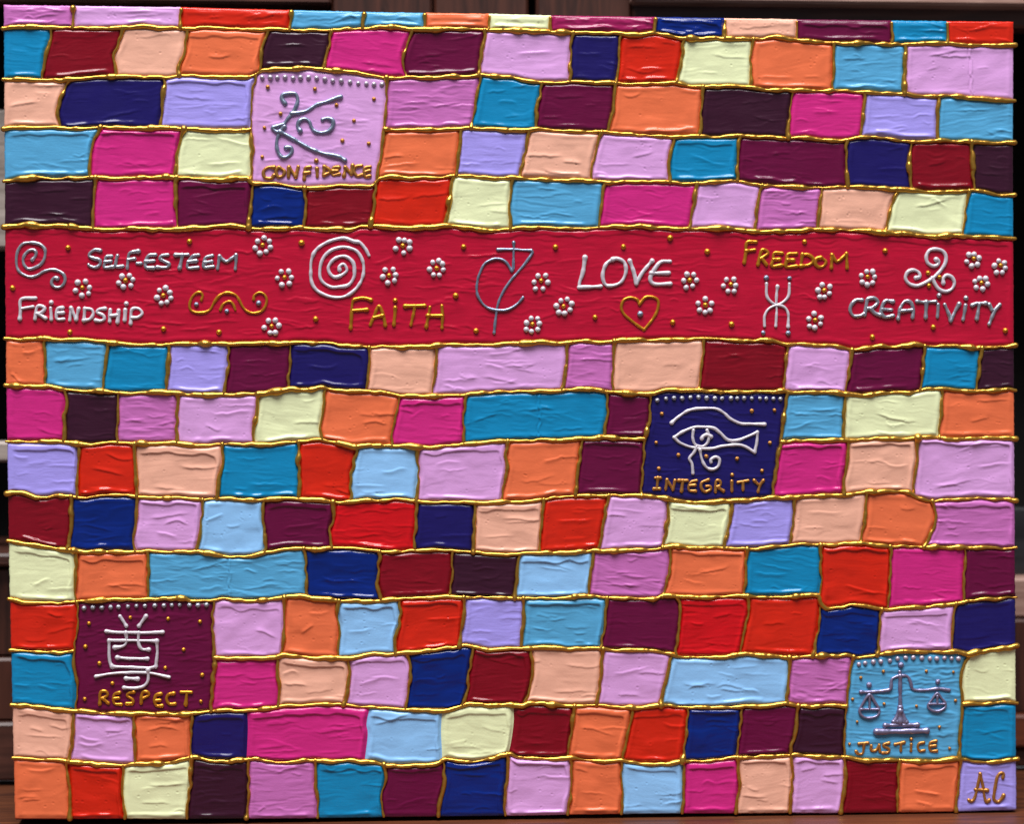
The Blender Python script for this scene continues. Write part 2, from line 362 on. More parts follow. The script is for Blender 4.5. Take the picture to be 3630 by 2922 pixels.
# ---------------------------------------------------------------- the painting: layout
# gold lines across the canvas, read on the enlarged sheets
HL = {
 0: {'A1': [(32,38),(560,45),(1370,55),(2156,72)], 'A2': [(0,68),(850,92),(1790,105),(2156,110)], 'A3': [(310,118),(1140,130),(1660,138),(2156,145)], 'A4': [(420,148),(1150,158),(1570,162),(2075,166)]},
 1: {'A1': [(20,215),(180,207),(340,210),(560,212),(740,213),(920,214),(1000,207),(1100,205),(1200,214),(1380,217),(1500,218),(1640,208),(1750,220),(1900,225),(2000,235),(2156,225)],
     'A2': [(0,222),(130,222),(280,235),(420,230),(560,238),(680,222),(850,218),(950,205),(1060,210),(1220,232),(1350,225),(1500,220),(1650,225),(1800,232),(1950,235),(2156,240)],
     'A3': [(0,240),(200,243),(440,248),(640,255),(850,258),(1000,268),(1110,250),(1220,270),(1330,300),(1480,302),(1600,295),(1800,300),(1950,300),(2080,288),(2156,295)],
     'A4': [(0,298),(130,297),(250,285),(420,305),(560,318),(650,330),(700,328),(780,335),(900,330),(1000,335),(1130,338),(1300,335),(1500,332),(1700,345),(1850,342),(1950,352),(2075,350)]},
 2: {'A1': [(20,608),(150,606),(310,610),(450,612),(570,605),(730,592),(900,588),(1050,588),(1200,590),(1290,595),(1380,578),(1450,578),(1600,586),(1780,588),(1890,595),(1960,570),(2000,535),(2080,535),(2156,528)],
     'A2': [(0,585),(60,540),(160,530),(300,525),(400,522),(520,532),(640,540),(760,552),(880,575),(1000,590),(1060,595),(1180,590),(1320,595),(1440,588),(1580,590),(1680,585),(1740,572),(1850,588),(1980,595),(2156,612)],
     'A3': [(0,608),(120,618),(250,635),(370,635),(500,620),(620,630),(800,640),(940,645),(1080,640),(1280,630),(1400,660),(1550,662),(1700,658),(1850,672),(2000,680),(2156,690)],
     'A4': [(60,672),(180,685),(300,690),(420,688),(540,692),(660,698),(760,695),(860,705),(960,705),(1080,718),(1240,718),(1340,735),(1480,742),(1540,735),(1640,742),(1780,755),(1940,770),(2075,772)]},
 3: {'A1': [(30,985),(130,970),(280,978),(420,975),(550,990),(660,980),(800,975),(930,980),(1060,985),(1220,978),(1360,985),(1480,990),(1620,998),(1780,1000),(1900,992),(1915,980)],
     'A2': [(985,985),(1080,995),(1200,990),(1340,992),(1480,990),(1580,985),(1660,978),(1780,985),(1900,995),(2080,998),(2156,998)],
     'A3': [(0,998),(110,998),(240,985),(330,1000),(470,1005),(620,1008),(740,1010),(830,1022),(960,1030),(1120,1040),(1280,1045),(1450,1042),(1600,1048),(1760,1042),(1950,1045),(2156,1050)],
     'A4': [(0,1048),(180,1045),(350,1055),(520,1055),(660,1075),(790,1078),(880,1050),(1000,1050),(1150,1065),(1280,1082),(1420,1078),(1520,1075),(1650,1085),(1780,1085),(1930,1095),(2080,1090)]},
 4: {'A1': [(40,1385),(140,1370),(300,1365),(450,1365),(600,1360),(740,1360),(900,1365),(1020,1355),(1120,1358),(1220,1358),(1330,1355),(1450,1360),(1560,1370),(1680,1380),(1780,1368),(1890,1360),(1920,1400),(2000,1410),(2156,1415)],
     'A2': [(0,1405),(140,1405),(260,1425),(400,1440),(560,1430),(660,1418),(780,1420),(900,1425),(935,1400),(960,1360),(1060,1352),(1180,1360),(1300,1358),(1420,1360),(1540,1340),(1640,1345),(1750,1360),(1870,1365),(2020,1360),(2156,1375)],
     'A3': [(0,1370),(120,1362),(260,1375),(430,1382),(640,1380),(760,1395),(920,1390),(1100,1392),(1230,1390),(1350,1405),(1480,1402),(1600,1390),(1740,1380),(1830,1395),(1930,1420),(2156,1418)],
     'A4': [(0,1405),(60,1418),(180,1420),(330,1428),(500,1435),(660,1435),(800,1430),(900,1430),(1040,1442),(1200,1450),(1330,1455),(1450,1470),(1580,1468),(1720,1460),(1780,1450),(1880,1470),(1960,1490),(2070,1490)]},
 5: {'B1': [(40,228),(170,210),(290,222),(440,218),(560,222),(700,245),(850,248),(1000,242),(1150,245),(1280,245),(1420,238),(1560,228),(1700,222),(1800,218),(1920,240),(2020,242),(2156,240)],
     'B2': [(0,245),(100,240),(240,235),(380,235),(480,240),(600,248),(720,245),(820,220),(930,218),(1040,232),(1120,230),(1240,235),(1350,228),(1480,212),(1580,225),(1680,242),(1800,250),(1920,245),(2040,232),(2156,230)],
     'B3': [(0,245),(130,232),(280,228),(450,240),(600,240),(720,225),(850,225),(1000,222),(1120,232),(1250,240),(1380,238),(1500,240),(1650,235),(1800,250),(1900,262),(2030,262),(2156,255)],
     'B4': [(0,250),(140,262),(280,258),(420,258),(560,245),(700,245),(820,258),(940,255),(1080,268),(1220,275),(1340,295),(1460,300),(1580,292),(1700,298),(1830,302),(1960,315),(2080,318)]},
 6: {'B1': [(40,1078),(160,1088),(300,1080),(400,1085),(520,1090),(640,1088),(760,1100),(860,1115),(980,1118),(1100,1130),(1260,1130),(1380,1115),(1540,1115),(1680,1120),(1800,1125),(1900,1118),(2020,1112),(2156,1115)],
     'B2': [(0,1120),(140,1115),(250,1122),(330,1108),(440,1110),(560,1112),(660,1130),(800,1138),(890,1148),(1000,1135),(1130,1148),(1260,1142),(1350,1138),(1480,1120),(1600,1125),(1720,1130),(1840,1128),(1900,1122),(2010,1118),(2080,1125),(2156,1112)],
     'B3': [(0,1120),(80,1120),(180,1115),(270,1102),(380,1115),(460,1112),(560,1100),(680,1108),(800,1105),(860,1092),(980,1085),(1100,1092),(1220,1085),(1340,1090),(1480,1080),(1600,1082),(1740,1092),(1880,1098),(1990,1098),(2080,1110),(2156,1130)],
     'B4': [(0,1090),(120,1090),(240,1100),(340,1125),(420,1118),(540,1125),(680,1130),(780,1150),(860,1170),(940,1155),(1060,1140),(1180,1145),(1290,1128),(1420,1135),(1540,1138),(1680,1142),(1780,1150),(1900,1148),(2000,1145),(2085,1130)]},
 7: {'B1': [(45,1435),(160,1445),(280,1445),(400,1448),(500,1475),(640,1482),(780,1482),(880,1495),(980,1500),(1100,1492),(1220,1490),(1330,1495),(1430,1508),(1560,1510),(1680,1505),(1800,1510),(1900,1500),(1960,1505),(2080,1490),(2156,1490)],
     'B2': [(0,1505),(60,1500),(160,1490),(260,1470),(380,1468),(440,1470),(520,1450),(600,1475),(720,1480),(860,1482),(980,1490),(1100,1515),(1220,1518),(1340,1520),(1480,1515),(1600,1510),(1700,1492),(1820,1495),(1940,1485),(2156,1480)],
     'B3': [(0,1475),(150,1480),(300,1485),(420,1478),(550,1468),(660,1472),(780,1490),(900,1500),(1040,1508),(1100,1500),(1180,1480),(1280,1472),(1400,1475),(1540,1480),(1700,1490),(1850,1488),(2000,1485),(2100,1478),(2156,1495)],
     'B4': [(0,1490),(120,1485),(300,1482),(380,1495),(520,1490),(660,1490),(800,1505),(920,1512),(1040,1500),(1180,1490),(1280,1495),(1400,1465),(1520,1460),(1640,1475),(1780,1482),(1920,1480),(2050,1465),(2085,1478)]},
 8: {'C1': [(45,352),(160,362),(300,358),(440,352),(580,375),(700,380),(840,365),(980,375),(1100,370),(1220,375),(1340,370),(1450,388),(1580,392),(1700,375),(1840,382),(1960,382),(2156,378)],
     'C2': [(0,378),(140,380),(260,360),(400,352),(510,342),(620,368),(740,392),(800,398),(900,388),(1000,390),(1120,392),(1240,402),(1360,402),(1480,390),(1600,380),(1720,368),(1860,355),(2000,350),(2156,352)],
     'C3': [(0,358),(140,352),(260,342),(390,348),(520,335),(640,335),(720,320),(800,325),(920,335),(1050,342)],
     'C4': [(300,355),(400,352),(540,350),(680,348),(800,348),(940,342),(1040,332),(1180,338),(1320,330),(1440,325),(1560,335),(1700,338),(1820,330),(1960,335),(2095,332)]},
 9: {'C1': [(65,755),(100,748),(200,758),(280,790),(360,790),(430,768),(560,780),(660,792),(780,770),(900,770),(1000,775),(1100,785),(1240,790),(1360,785),(1480,795),(1580,800),(1720,792),(1860,800),(1960,805),(2060,798),(2156,795)],
     'C2': [(0,800),(140,800),(250,790),(330,800),(420,800),(540,810),(640,822),(760,818),(860,800),(960,815),(1060,798),(1160,800),(1280,820),(1420,820),(1540,822),(1680,825),(1820,830),(1940,820),(2040,818),(2156,812)],
     'C3': [(0,825),(120,822),(240,802),(360,785),(500,775),(640,770),(740,770),(800,762),(900,775),(1000,770),(1080,772),(1180,790),(1260,808),(1400,818),(1520,825),(1660,812),(1800,808),(1920,795),(2020,785),(2156,795)],
     'C4': [(0,805),(140,795),(230,780),(300,790),(420,785),(560,775),(700,768),(820,762),(950,745),(1080,740),(1200,742),(1280,745),(1340,790),(1430,812),(1540,805),(1660,805),(1760,788),(1880,795),(2070,805)]},
 10: {'C1': [(50,1115),(140,1130),(240,1145),(340,1160),(460,1178),(560,1190),(680,1205),(800,1200),(920,1205),(1040,1200),(1140,1195),(1280,1200),(1400,1205),(1520,1200),(1640,1222),(1760,1238),(1860,1240),(1960,1225),(2060,1210),(2156,1205)],
     'C2': [(0,1220),(120,1205),(250,1180),(380,1175),(500,1182),(620,1170),(740,1170),(860,1185),(980,1200),(1100,1205),(1200,1195),(1340,1188),(1480,1188),(1560,1200),(1700,1205),(1840,1215),(1980,1225),(2060,1210),(2156,1212)],
     'C3': [(0,1222),(60,1225),(130,1208),(260,1212),(400,1208),(540,1200),(660,1192),(780,1195),(900,1190),(1020,1190),(1150,1180),(1230,1155),(1330,1165),(1450,1175),(1560,1170),(1680,1178),(1840,1180),(1980,1172),(2156,1155)],
     'C4': [(0,1185),(160,1175),(300,1155),(420,1140),(560,1150),(700,1150),(800,1138),(920,1140),(1060,1152),(1200,1160),(1340,1158),(1480,1162),(1620,1168),(1760,1170),(1880,1168),(1980,1178),(2080,1170)]},
 11: {'C1': [(75,1560),(180,1585),(300,1590),(440,1595),(540,1590),(660,1575),(800,1568),(960,1568),(1080,1565),(1220,1562),(1380,1558),(1480,1572),(1620,1580),(1700,1555),(1800,1570),(1920,1572),(2060,1570),(2156,1560)],
     'C2': [(0,1572),(140,1565),(260,1548),(360,1535),(440,1555),(580,1565),(720,1575),(860,1580),(990,1570),(1100,1560),(1240,1558),(1360,1555),(1470,1538),(1580,1545),(1720,1550),(1860,1550),(2000,1555),(2156,1555)],
     'C3': [(0,1550),(160,1552),(320,1555),(480,1550),(600,1540),(720,1550),(860,1555),(1000,1558),(1120,1560),(1180,1535),(1300,1540),(1420,1548),(1560,1550),(1680,1540),(1800,1535),(1900,1548),(2020,1550),(2156,1552)],
     'C4': [(0,1535),(120,1545),(280,1548),(420,1540),(540,1535),(585,1530),(600,1600),(640,1640),(760,1620),(840,1605),(960,1620),(1080,1640),(1200,1630),(1340,1625),(1480,1615),(1600,1600),(1700,1580),(1840,1562),(1960,1560),(2085,1545)]},
 12: {'D1': [(90,400),(200,400),(320,412),(440,418),(540,410),(560,405),(1640,455),(1760,460),(1880,455),(2000,462),(2156,450)],
     'D2': [(0,462),(150,455),(230,430),(340,445),(460,455),(580,460),(700,462),(800,445),(920,425),(1040,430),(1160,412),(1300,405),(1420,390),(1480,372),(1530,385),(1600,355),(1700,375),(1800,398),(1940,390),(2060,385),(2156,385)],
     'D3': [(0,390),(100,385),(180,378),(320,375),(440,388),(580,385),(700,385),(820,398),(960,398),(1100,395),(1220,418),(1300,445),(1420,448),(1540,455),(1640,448),(1720,440),(1820,425),(1920,435),(2060,440),(2156,435)],
     'D4': [(0,445),(120,435),(240,445),(360,455),(500,445),(620,435),(740,440),(800,430),(870,455),(1000,440),(1120,415),(1240,405),(1380,410),(1500,415),(1620,408),(1720,430),(1760,415),(1880,395),(2000,382),(2085,365)]},
 13: {'D1': [(115,815),(200,815),(300,830),(420,848),(560,858),(640,862),(740,878),(880,880),(1000,885),(1140,880),(1260,882),(1380,890),(1480,880),(1600,865),(1740,850),(1860,860),(2000,850),(2156,840)],
     'D2': [(0,855),(120,842),(240,818),(360,820),(480,810),(600,805),(700,815),(820,830),(960,838),(1100,848),(1240,855),(1380,862),(1480,855),(1560,830),(1640,805),(1780,815),(1900,812),(2020,815),(2060,830),(2110,800),(2156,810)],
     'D3': [(0,808),(70,810),(110,830),(160,800),(300,808),(440,818),(580,822),(700,820),(840,832),(980,838),(1100,820),(1200,818),(1340,830),(1480,835),(1620,832),(1760,832),(1880,820),(2000,815),(2110,805),(2156,810)],
     'D4': [(0,835),(140,825),(280,812),(350,805),(420,820),(540,830),(680,815),(790,820),(1690,805),(1800,808),(1920,805),(2000,795),(2085,800)]},
 14: {'D1': [(100,1220),(220,1225),(330,1235),(450,1235),(540,1245),(640,1255),(760,1270),(880,1275),(960,1278),(1060,1265),(1200,1260),(1320,1250),(1440,1225),(1500,1215),(1600,1240),(1740,1248),(1860,1235),(1960,1225),(2060,1245),(2156,1250)],
     'D2': [(0,1235),(120,1248),(260,1258),(380,1240),(460,1235),(580,1250),(720,1240),(840,1250),(930,1250),(1020,1275),(1140,1282),(1240,1275),(1320,1280),(1420,1262),(1460,1225),(1560,1250),(1680,1250),(1800,1230),(1900,1200),(1950,1185),(2010,1220),(2156,1225)],
     'D3': [(0,1195),(50,1220),(160,1220),(280,1228),(420,1222),(480,1215),(600,1235),(740,1248),(860,1240),(960,1255),(1080,1265),(1220,1268),(1300,1250),(1400,1245),(1520,1240),(1640,1225),(1740,1218),(1860,1212),(2000,1205),(2156,1195)],
     'D4': [(0,1212),(140,1210),(260,1202),(350,1198),(440,1195),(560,1205),(680,1212),(800,1218),(920,1238),(1060,1240),(1200,1235),(1340,1245),(1480,1245),(1600,1230),(1680,1225),(1760,1248),(1900,1255),(2000,1245),(2085,1225)]},
 15: {'D1': [(120,1690),(540,1690),(960,1687),(1440,1690),(2156,1686)], 'D2': [(480,1684),(980,1676),(1400,1672),(1920,1666)], 'D3': [(450,1658),(870,1652),(1300,1648),(1740,1648)], 'D4': [(350,1644),(750,1646),(1190,1640),(1640,1634),(2095,1620)]},
}
EDGE_L = on_canvas([(15, 18), (16, 250), (19, 700), (20, 1000), (25, 1450), (34, 2000), (43, 2400), (55, 2906)])
EDGE_R = on_canvas([(3592, 77), (3590, 500), (3592, 1000), (3595, 1700), (3599, 2300), (3602, 2873)])

def edge_x(E, z):
    return float(np.interp(-z, -E[:, 1], E[:, 0]))

HP = {}
for k, tiles in HL.items():
    pts = []
    for t, pp in tiles.items():
        c = int(t[1]) - 1
        lo = -1e9 if c == 0 else OX[c] + 50
        hi = 1e9 if c == 3 else OX[c + 1] + 50
        for x, y in pp:
            sx = x / VS + OX[c]
            if lo <= sx < hi or k in (3, 8, 12, 13) and (lo - 60 <= sx < hi + 60) and x in (985, 1050, 300, 560, 1640, 790, 1690, 1915):
                pts.append((sx, y / VS + OY[t[0]]))
    pts.sort()
    P = on_canvas(pts)
    zl = P[0, 1]; zr = P[-1, 1]
    xl, xr = edge_x(EDGE_L, zl), edge_x(EDGE_R, zr)
    P = P[(P[:, 0] > xl + 0.0008) & (P[:, 0] < xr - 0.0008)]
    P = np.vstack([[xl, zl], P, [xr, zr]])
    if k not in (0, 15):
        Q = resample(P, 0.0006)
        Q[:, 1] += 0.00022 * vnoise(Q[:, 0] / 0.006, Q[:, 0] * 0, 50 + k) * 2
        Q = smooth_line(Q, 5)
    else:
        Q = resample(P, 0.002)
    HP[k] = Q

def hz(k, x):
    return np.interp(x, HP[k][:, 0], HP[k][:, 1])

# rows: (line above, line below, [paint, divider, paint, divider, ...]); a divider is (sheet, points[, no gold])
# '1' '2' '3' '4' stand for the four picture squares, which span two rows
CONF_L = ('A1', [(1960,575),(1935,680),(1925,850),(1915,985),(1930,1200),(1910,1400)])
CONF_R = ('A2', [(1020,595),(1015,800),(1000,985),(980,1150),(950,1300),(940,1415)])
INT_L = ('C3', [(1090,5),(1080,200),(1050,340),(1030,550),(1015,755)])
INT_R = ('C4', [(345,-10),(315,170),(295,340),(265,530),(240,700),(230,785)])
RES_L = ('D1', [(590,20),(595,150),(575,350),(565,500),(590,650),(580,840)])
RES_R = ('D1', [(1635,20),(1625,200),(1640,440),(1630,650),(1610,860)])
JUS_L = ('D4', [(845,475),(820,620),(800,820),(780,1050),(780,1210)])
JUS_R = ('D4', [(1740,440),(1690,510),(1675,650),(1685,800),(1670,1000),(1655,1220)])
ROWS = [
 (0, 1, ['M',('A1',[(563,45),(563,210)]),'P',('A1',[(1380,58),(1385,215)]),'R',('A2',[(290,75),(268,225)]),'S',('A2',[(850,95),(825,215)]),'S',('A2',[(1302,100),(1305,220)]),'O',('A2',[(1797,110),(1800,230)]),'Y',('A3',[(330,115),(325,230)]),'V',('A3',[(1130,130),(1120,260)]),'U',('A3',[(1655,138),(1658,295)]),'F',('A4',[(420,150),(420,300)]),'W',('A4',[(1143,155),(1145,325)]),'T',('A4',[(1565,160),(1572,335)]),'R']),
 (1, 2, ['T',('A1',[(385,225),(390,290),(345,430),(325,590)]),'C',('A1',[(940,225),(905,350),(870,420),(885,500),(890,590)]),'F',('A1',[(1435,225),(1415,400),(1375,500),(1370,575)]),'O',('A1',[(2055,245),(2010,350),(1990,450),(1995,530)]),'K',('A2',[(590,250),(570,380),(530,520)]),'G',('A2',[(1215,245),(1165,350),(1140,450),(1160,580)]),'W',('A2',[(1770,250),(1740,400),(1720,560)]),'P',('A3',[(495,275),(480,400),(475,590)]),'N',('A3',[(860,280),(850,430),(825,635)]),'R',('A3',[(1340,310),(1325,450),(1290,630)]),'Y',('A3',[(1870,320),(1855,480),(1860,660)]),'O',('A4',[(700,350),(695,500),(690,680)]),'S',('A4',[(1250,350),(1240,550),(1235,715)]),'P']),
 (2, 3, ['F',('A1',[(530,625),(460,780),(440,880),(470,970)]),'N',('A1',[(1260,605),(1245,800),(1220,975)]),'L',CONF_L,'1',CONF_R,'M',('A2',[(1735,595),(1695,800),(1660,970)]),'T',('A3',[(265,640),(220,850),(210,985)]),'W',('A3',[(820,650),(800,850),(765,1000)]),'O',('A3',[(1495,670),(1475,850),(1465,1030)]),'K',('A4',[(390,685),(365,850),(350,1045)]),'G',('A4',[(940,705),(925,900),(905,1040)]),'L',('A4',[(1505,745),(1490,900),(1495,1065)]),'S']),
 (3, 4, ['S',('A1',[(775,985),(715,1100),(690,1300),(690,1355)]),'G',('A1',[(1405,990),(1360,1150),(1335,1350)]),'Y',CONF_L,'1',CONF_R,'O',('A2',[(1580,1000),(1565,1150),(1545,1320)]),'L',('A2',[(2105,1010),(2075,1150),(2025,1350)]),'F',('A3',[(715,1020),(665,1180),(630,1370)]),'P',('A3',[(1275,1050),(1235,1200),(1235,1385)]),'T',('A3',[(1770,1060),(1755,1250),(1750,1370)]),'W',('A4',[(800,1080),(790,1270),(805,1410)]),'N',('A4',[(1300,1095),(1275,1250),(1290,1440)]),'C',('A4',[(1755,1100),(1760,1280),(1770,1440)]),'K']),
 (4, 5, ['K',('A1',[(735,1370),(720,1550),(715,1725),(720,1735)]),'G',('A1',[(1345,1380),(1345,1550),(1355,1720)]),'W',('A1',[(1930,1420),(1915,1600),(1905,1730)]),'U',('A2',[(395,1450),(395,1600),(385,1735)]),'C',('A2',[(935,1430),(915,1580),(895,1710)]),'R',('A2',[(1520,1370),(1490,1550),(1465,1715)]),'Y',('A2',[(1980,1370),(1955,1550),(1960,1740)]),'S',('A3',[(740,1405),(710,1580),(695,1730)]),'G',('A3',[(1450,1410),(1415,1580),(1385,1740)]),'P',('A3',[(1940,1430),(1905,1600),(1890,1755)]),'M',('A4',[(610,1450),(590,1580),(575,1750)]),'F',('A4',[(1200,1455),(1140,1560),(1115,1700),(1080,1765)]),'Y',('A4',[(1735,1470),(1710,1600),(1690,1790)]),'T']),
 (5, 6, ['D']),
 (6, 7, ['O',('B1',[(340,1100),(345,1280),(350,1440)]),'S',('B1',[(830,1125),(810,1280),(790,1400),(795,1475)]),'T',('B1',[(1295,1135),(1285,1280),(1265,1480)]),'L',('B1',[(1745,1125),(1745,1300),(1715,1500)]),'W',('B2',[(285,1125),(275,1280),(260,1450)]),'N',('B2',[(880,1160),(885,1300),(855,1470)]),'F',('B2',[(1390,1150),(1390,1300),(1360,1510)]),'P',('B3',[(455,1120),(450,1280),(415,1460)]),'M',('B3',[(815,1110),(805,1300),(800,1475)]),'F',('B3',[(1500,1090),(1495,1200),(1475,1350),(1455,1465)]),'C',('B4',[(350,1130),(335,1280),(320,1390),(325,1480)]),'P',('B4',[(835,1170),(815,1350),(790,1490)]),'W',('B4',[(1395,1150),(1375,1350),(1360,1460)]),'T',('B4',[(1825,1160),(1805,1350),(1790,1475)]),'K']),
 (7, 8, ['G',('C1',[(490,-10),(510,60),(495,150),(500,250),(490,350)]),'K',('C1',[(905,10),(900,180),(895,360)]),'M',('C1',[(1360,15),(1355,180),(1350,370)]),'P',('C1',[(1980,15),(1965,120),(1940,250),(1945,370)]),'Y',('C2',[(545,-30),(530,120),(510,240),(520,340)]),'O',('C2',[(1120,20),(1090,150),(1060,280),(1050,385)]),'G',('C2',[(1620,15),(1605,150),(1605,370)]),'T',('C3',[(760,-5),(760,150),(730,310)]),'W',INT_L,'2',INT_R,'S',('C4',[(790,-5),(780,150),(775,340)]),'Y',('C4',[(1530,-20),(1525,100),(1500,320)]),'O']),
 (8, 9, ['L',('C1',[(605,385),(600,550),(590,770)]),'R',('C1',[(1025,385),(1040,550),(1045,650),(1045,775)]),'F',('C1',[(1695,390),(1705,500),(1675,650),(1665,790)]),'T',('C2',[(345,370),(340,480),(350,650),(345,795)]),'R',('C2',[(790,405),(765,520),(740,650),(745,800)]),'B',('C2',[(1255,410),(1250,500),(1260,600),(1250,700),(1235,805)]),'P',('C2',[(1940,365),(1925,470),(1935,550),(1910,700),(1890,815)]),'O',('C3',[(565,345),(540,550),(515,760)]),'W',INT_L,'2',INT_R,'G',('C4',[(810,355),(800,530),(775,640),(770,750)]),'F',('C4',[(1335,345),(1335,500),(1320,600),(1310,745)]),'P']),
 (9, 10, ['C',('C1',[(550,815),(545,980),(520,1160)]),'U',('C1',[(1055,815),(1040,980),(1020,1100),(1040,1195)]),'P',('C1',[(1555,810),(1540,980),(1530,1080),(1500,1195)]),'B',('C1',[(2020,830),(2005,950),(2030,1080),(2025,1195)]),'W',('C2',[(610,825),(610,930),(580,1050),(590,1160)]),'E',('C2',[(1250,850),(1235,1020),(1220,1120),(1240,1185)]),'N',('C2',[(1685,835),(1685,1000),(1670,1195)]),'F',('C3',[(275,810),(255,1000),(240,1200)]),'R',('C3',[(770,780),(735,950),(695,1180)]),'P',('C3',[(1225,800),(1220,950),(1185,1165)]),'Y',('C3',[(1710,825),(1700,950),(1650,1165)]),'L',('C4',[(400,795),(390,980),(360,1140)]),'F',('C4',[(955,755),(940,950),(920,1030),(905,1130)]),'O',('C4',[(1450,840),(1470,900),(1475,970),(1430,1080),(1385,1150)]),'M']),
 (10, 11, ['Y',('C1',[(590,1210),(585,1380),(575,1580)]),'O',('C1',[(1130,1205),(1135,1380),(1130,1555)]),'S',('C2',[(385,1190),(400,1330),(400,1540)]),'U',('C2',[(965,1215),(950,1350),(945,1450),(980,1565)]),'C',('C2',[(1515,1215),(1515,1380),(1490,1530)]),'K',('C2',[(2030,1225),(2010,1380),(1990,1550)]),'B',('C3',[(650,1205),(635,1380),(615,1530)]),'M',('C3',[(1235,1170),(1240,1280),(1220,1420),(1175,1540)]),'O',('C3',[(1825,1190),(1815,1350),(1805,1525)]),'T',('C4',[(600,1165),(600,1320),(605,1430),(585,1530)]),'R',('C4',[(1135,1170),(1130,1400),(1115,1625)]),'G',('C4',[(1705,1180),(1695,1360),(1690,1570)]),'W']),
 (11, 12, ['R',RES_L,'3',RES_R,'P',('D2',[(235,20),(235,200),(210,420)]),'O',('D2',[(650,25),(640,120),(655,230),(635,445)]),'B',('D2',[(1110,25),(1120,150),(1085,300),(1080,415)]),'R',('D2',[(1610,5),(1600,150),(1570,370)]),'L',('D2',[(2065,0),(2060,180),(2040,370)]),'S',('D3',[(755,20),(740,200),(705,380)]),'W',('D3',[(1290,5),(1320,100),(1305,250),(1280,400)]),'E',('D3',[(1835,10),(1840,110),(1810,230),(1775,425)]),'R',('D4',[(600,90),(580,250),(540,420)]),'U',('D4',[(1060,110),(1045,280),(1035,420)]),'P',('D4',[(1635,45),(1610,200),(1605,400)]),'N']),
 (12, 13, ['T',RES_L,'3',RES_R,'G',('D2',[(185,455),(175,550),(195,700),(190,820)]),'F',('D2',[(715,470),(730,560),(720,680),(690,805)]),'P',('D2',[(1165,435),(1200,540),(1185,680),(1160,840)]),'U',('D2',[(1680,415),(1645,560),(1630,700),(1590,820)]),'C',('D2',[(2115,395),(2130,550),(2110,680),(2060,820)]),'F',('D3',[(725,400),(710,600),(680,810)]),'P',('D3',[(1255,455),(1215,600),(1165,810)]),'B',('D4',[(365,490),(360,620),(345,720),(345,805)]),'M',JUS_L,'4',JUS_R,'Y']),
 (13, 14, ['F',('D1',[(565,885),(560,1050),(540,1200),(530,1245)]),'P',('D1',[(1025,905),(1025,1000),(1035,1150),(1030,1250)]),'O',('D1',[(1475,890),(1460,1000),(1460,1120),(1465,1220)]),'N',('D1',[(1890,880),(1895,1000),(1885,1230)],0),'G',('D2',[(885,860),(860,960),(870,1040),(845,1230)],0),'B',('D2',[(1440,890),(1430,1000),(1435,1130),(1440,1220)],0),'Y',('D2',[(1985,845),(1985,950),(1965,1100),(1945,1180)],0),'C',('D3',[(505,840),(485,1000),(460,1200)]),'O',('D3',[(955,850),(930,980),(890,1150),(870,1240)]),'R',('D3',[(1375,855),(1365,980),(1340,1200),(1335,1240)]),'U',('D3',[(1785,850),(1775,980),(1765,1080),(1745,1220)]),'W',('D4',[(430,845),(410,1000),(370,1150),(365,1200)]),'K',JUS_L,'4',JUS_R,'T']),
 (14, 15, ['O',('D1',[(510,1265),(530,1400),(535,1560),(540,1700)]),'R',('D1',[(945,1280),(935,1450),(940,1580),(960,1680)]),'Y',('D1',[(1465,1250),(1460,1400),(1440,1560),(1430,1690)]),'K',('D1',[(1900,1270),(1900,1450),(1885,1680)]),'M',('D2',[(475,1260),(470,1400),(485,1550),(485,1680)]),'T',('D2',[(995,1285),(1005,1380),(975,1520),(990,1670)]),'W',('D2',[(1450,1275),(1455,1400),(1420,1550),(1410,1665)]),'U',('D2',[(1940,1200),(1930,1380),(1915,1550),(1925,1665)]),'P',('D3',[(480,1235),(490,1430),(465,1600),(455,1660)]),'O',('D3',[(865,1250),(870,1430),(880,1500),(860,1650)]),'B',('D3',[(1340,1260),(1345,1450),(1330,1645)]),'G',('D3',[(1755,1225),(1765,1450),(1735,1650)]),'F',('D4',[(380,1210),(385,1400),(370,1560),(365,1640)]),'P',('D4',[(785,1230),(785,1430),(755,1645)]),'C',('D4',[(1200,1265),(1190,1450),(1190,1640)]),'O',('D4',[(1670,1240),(1650,1430),(1630,1630)]),'L']),
]
SPAN = {'1': (2, 4, CONF_L, CONF_R, 'P', 'orchid pink painted square with silver curls and gold word CONFIDENCE'),
        '2': (7, 9, INT_L, INT_R, 'N', 'indigo painted square with white eye symbol and gold word INTEGRITY'),
        '3': (11, 13, RES_L, RES_R, 'W', 'wine red painted square with white character and gold word RESPECT'),
        '4': (12, 14, JUS_L, JUS_R, 'S', 'sky blue painted square with grey balance scales and gold word JUSTICE')}
# vertical seams left by the palette knife inside some patches: (line above, index, sheet, x)
SEAMS = [(10, 2, 'C1', 1750), (12, 8, 'D3', 1635), (7, 7, 'C3', 235), (1, 13, 'A4', 1735)]

painting = bpy.data.objects.new('painting', None)
col.objects.link(painting)
painting.location = (0, 0, TABLE_Z)
tag(painting, 'canvas painting of colourful impasto bricks with gold lines and lettered red band', 'painting')
PINV = Matrix.Translation((0, 0, -TABLE_Z))
def put(o, parent=None):
    """child of the painting, with its mesh given in scene coordinates"""
    o.parent = parent or painting
    if parent is None: o.matrix_parent_inverse = PINV
    return o

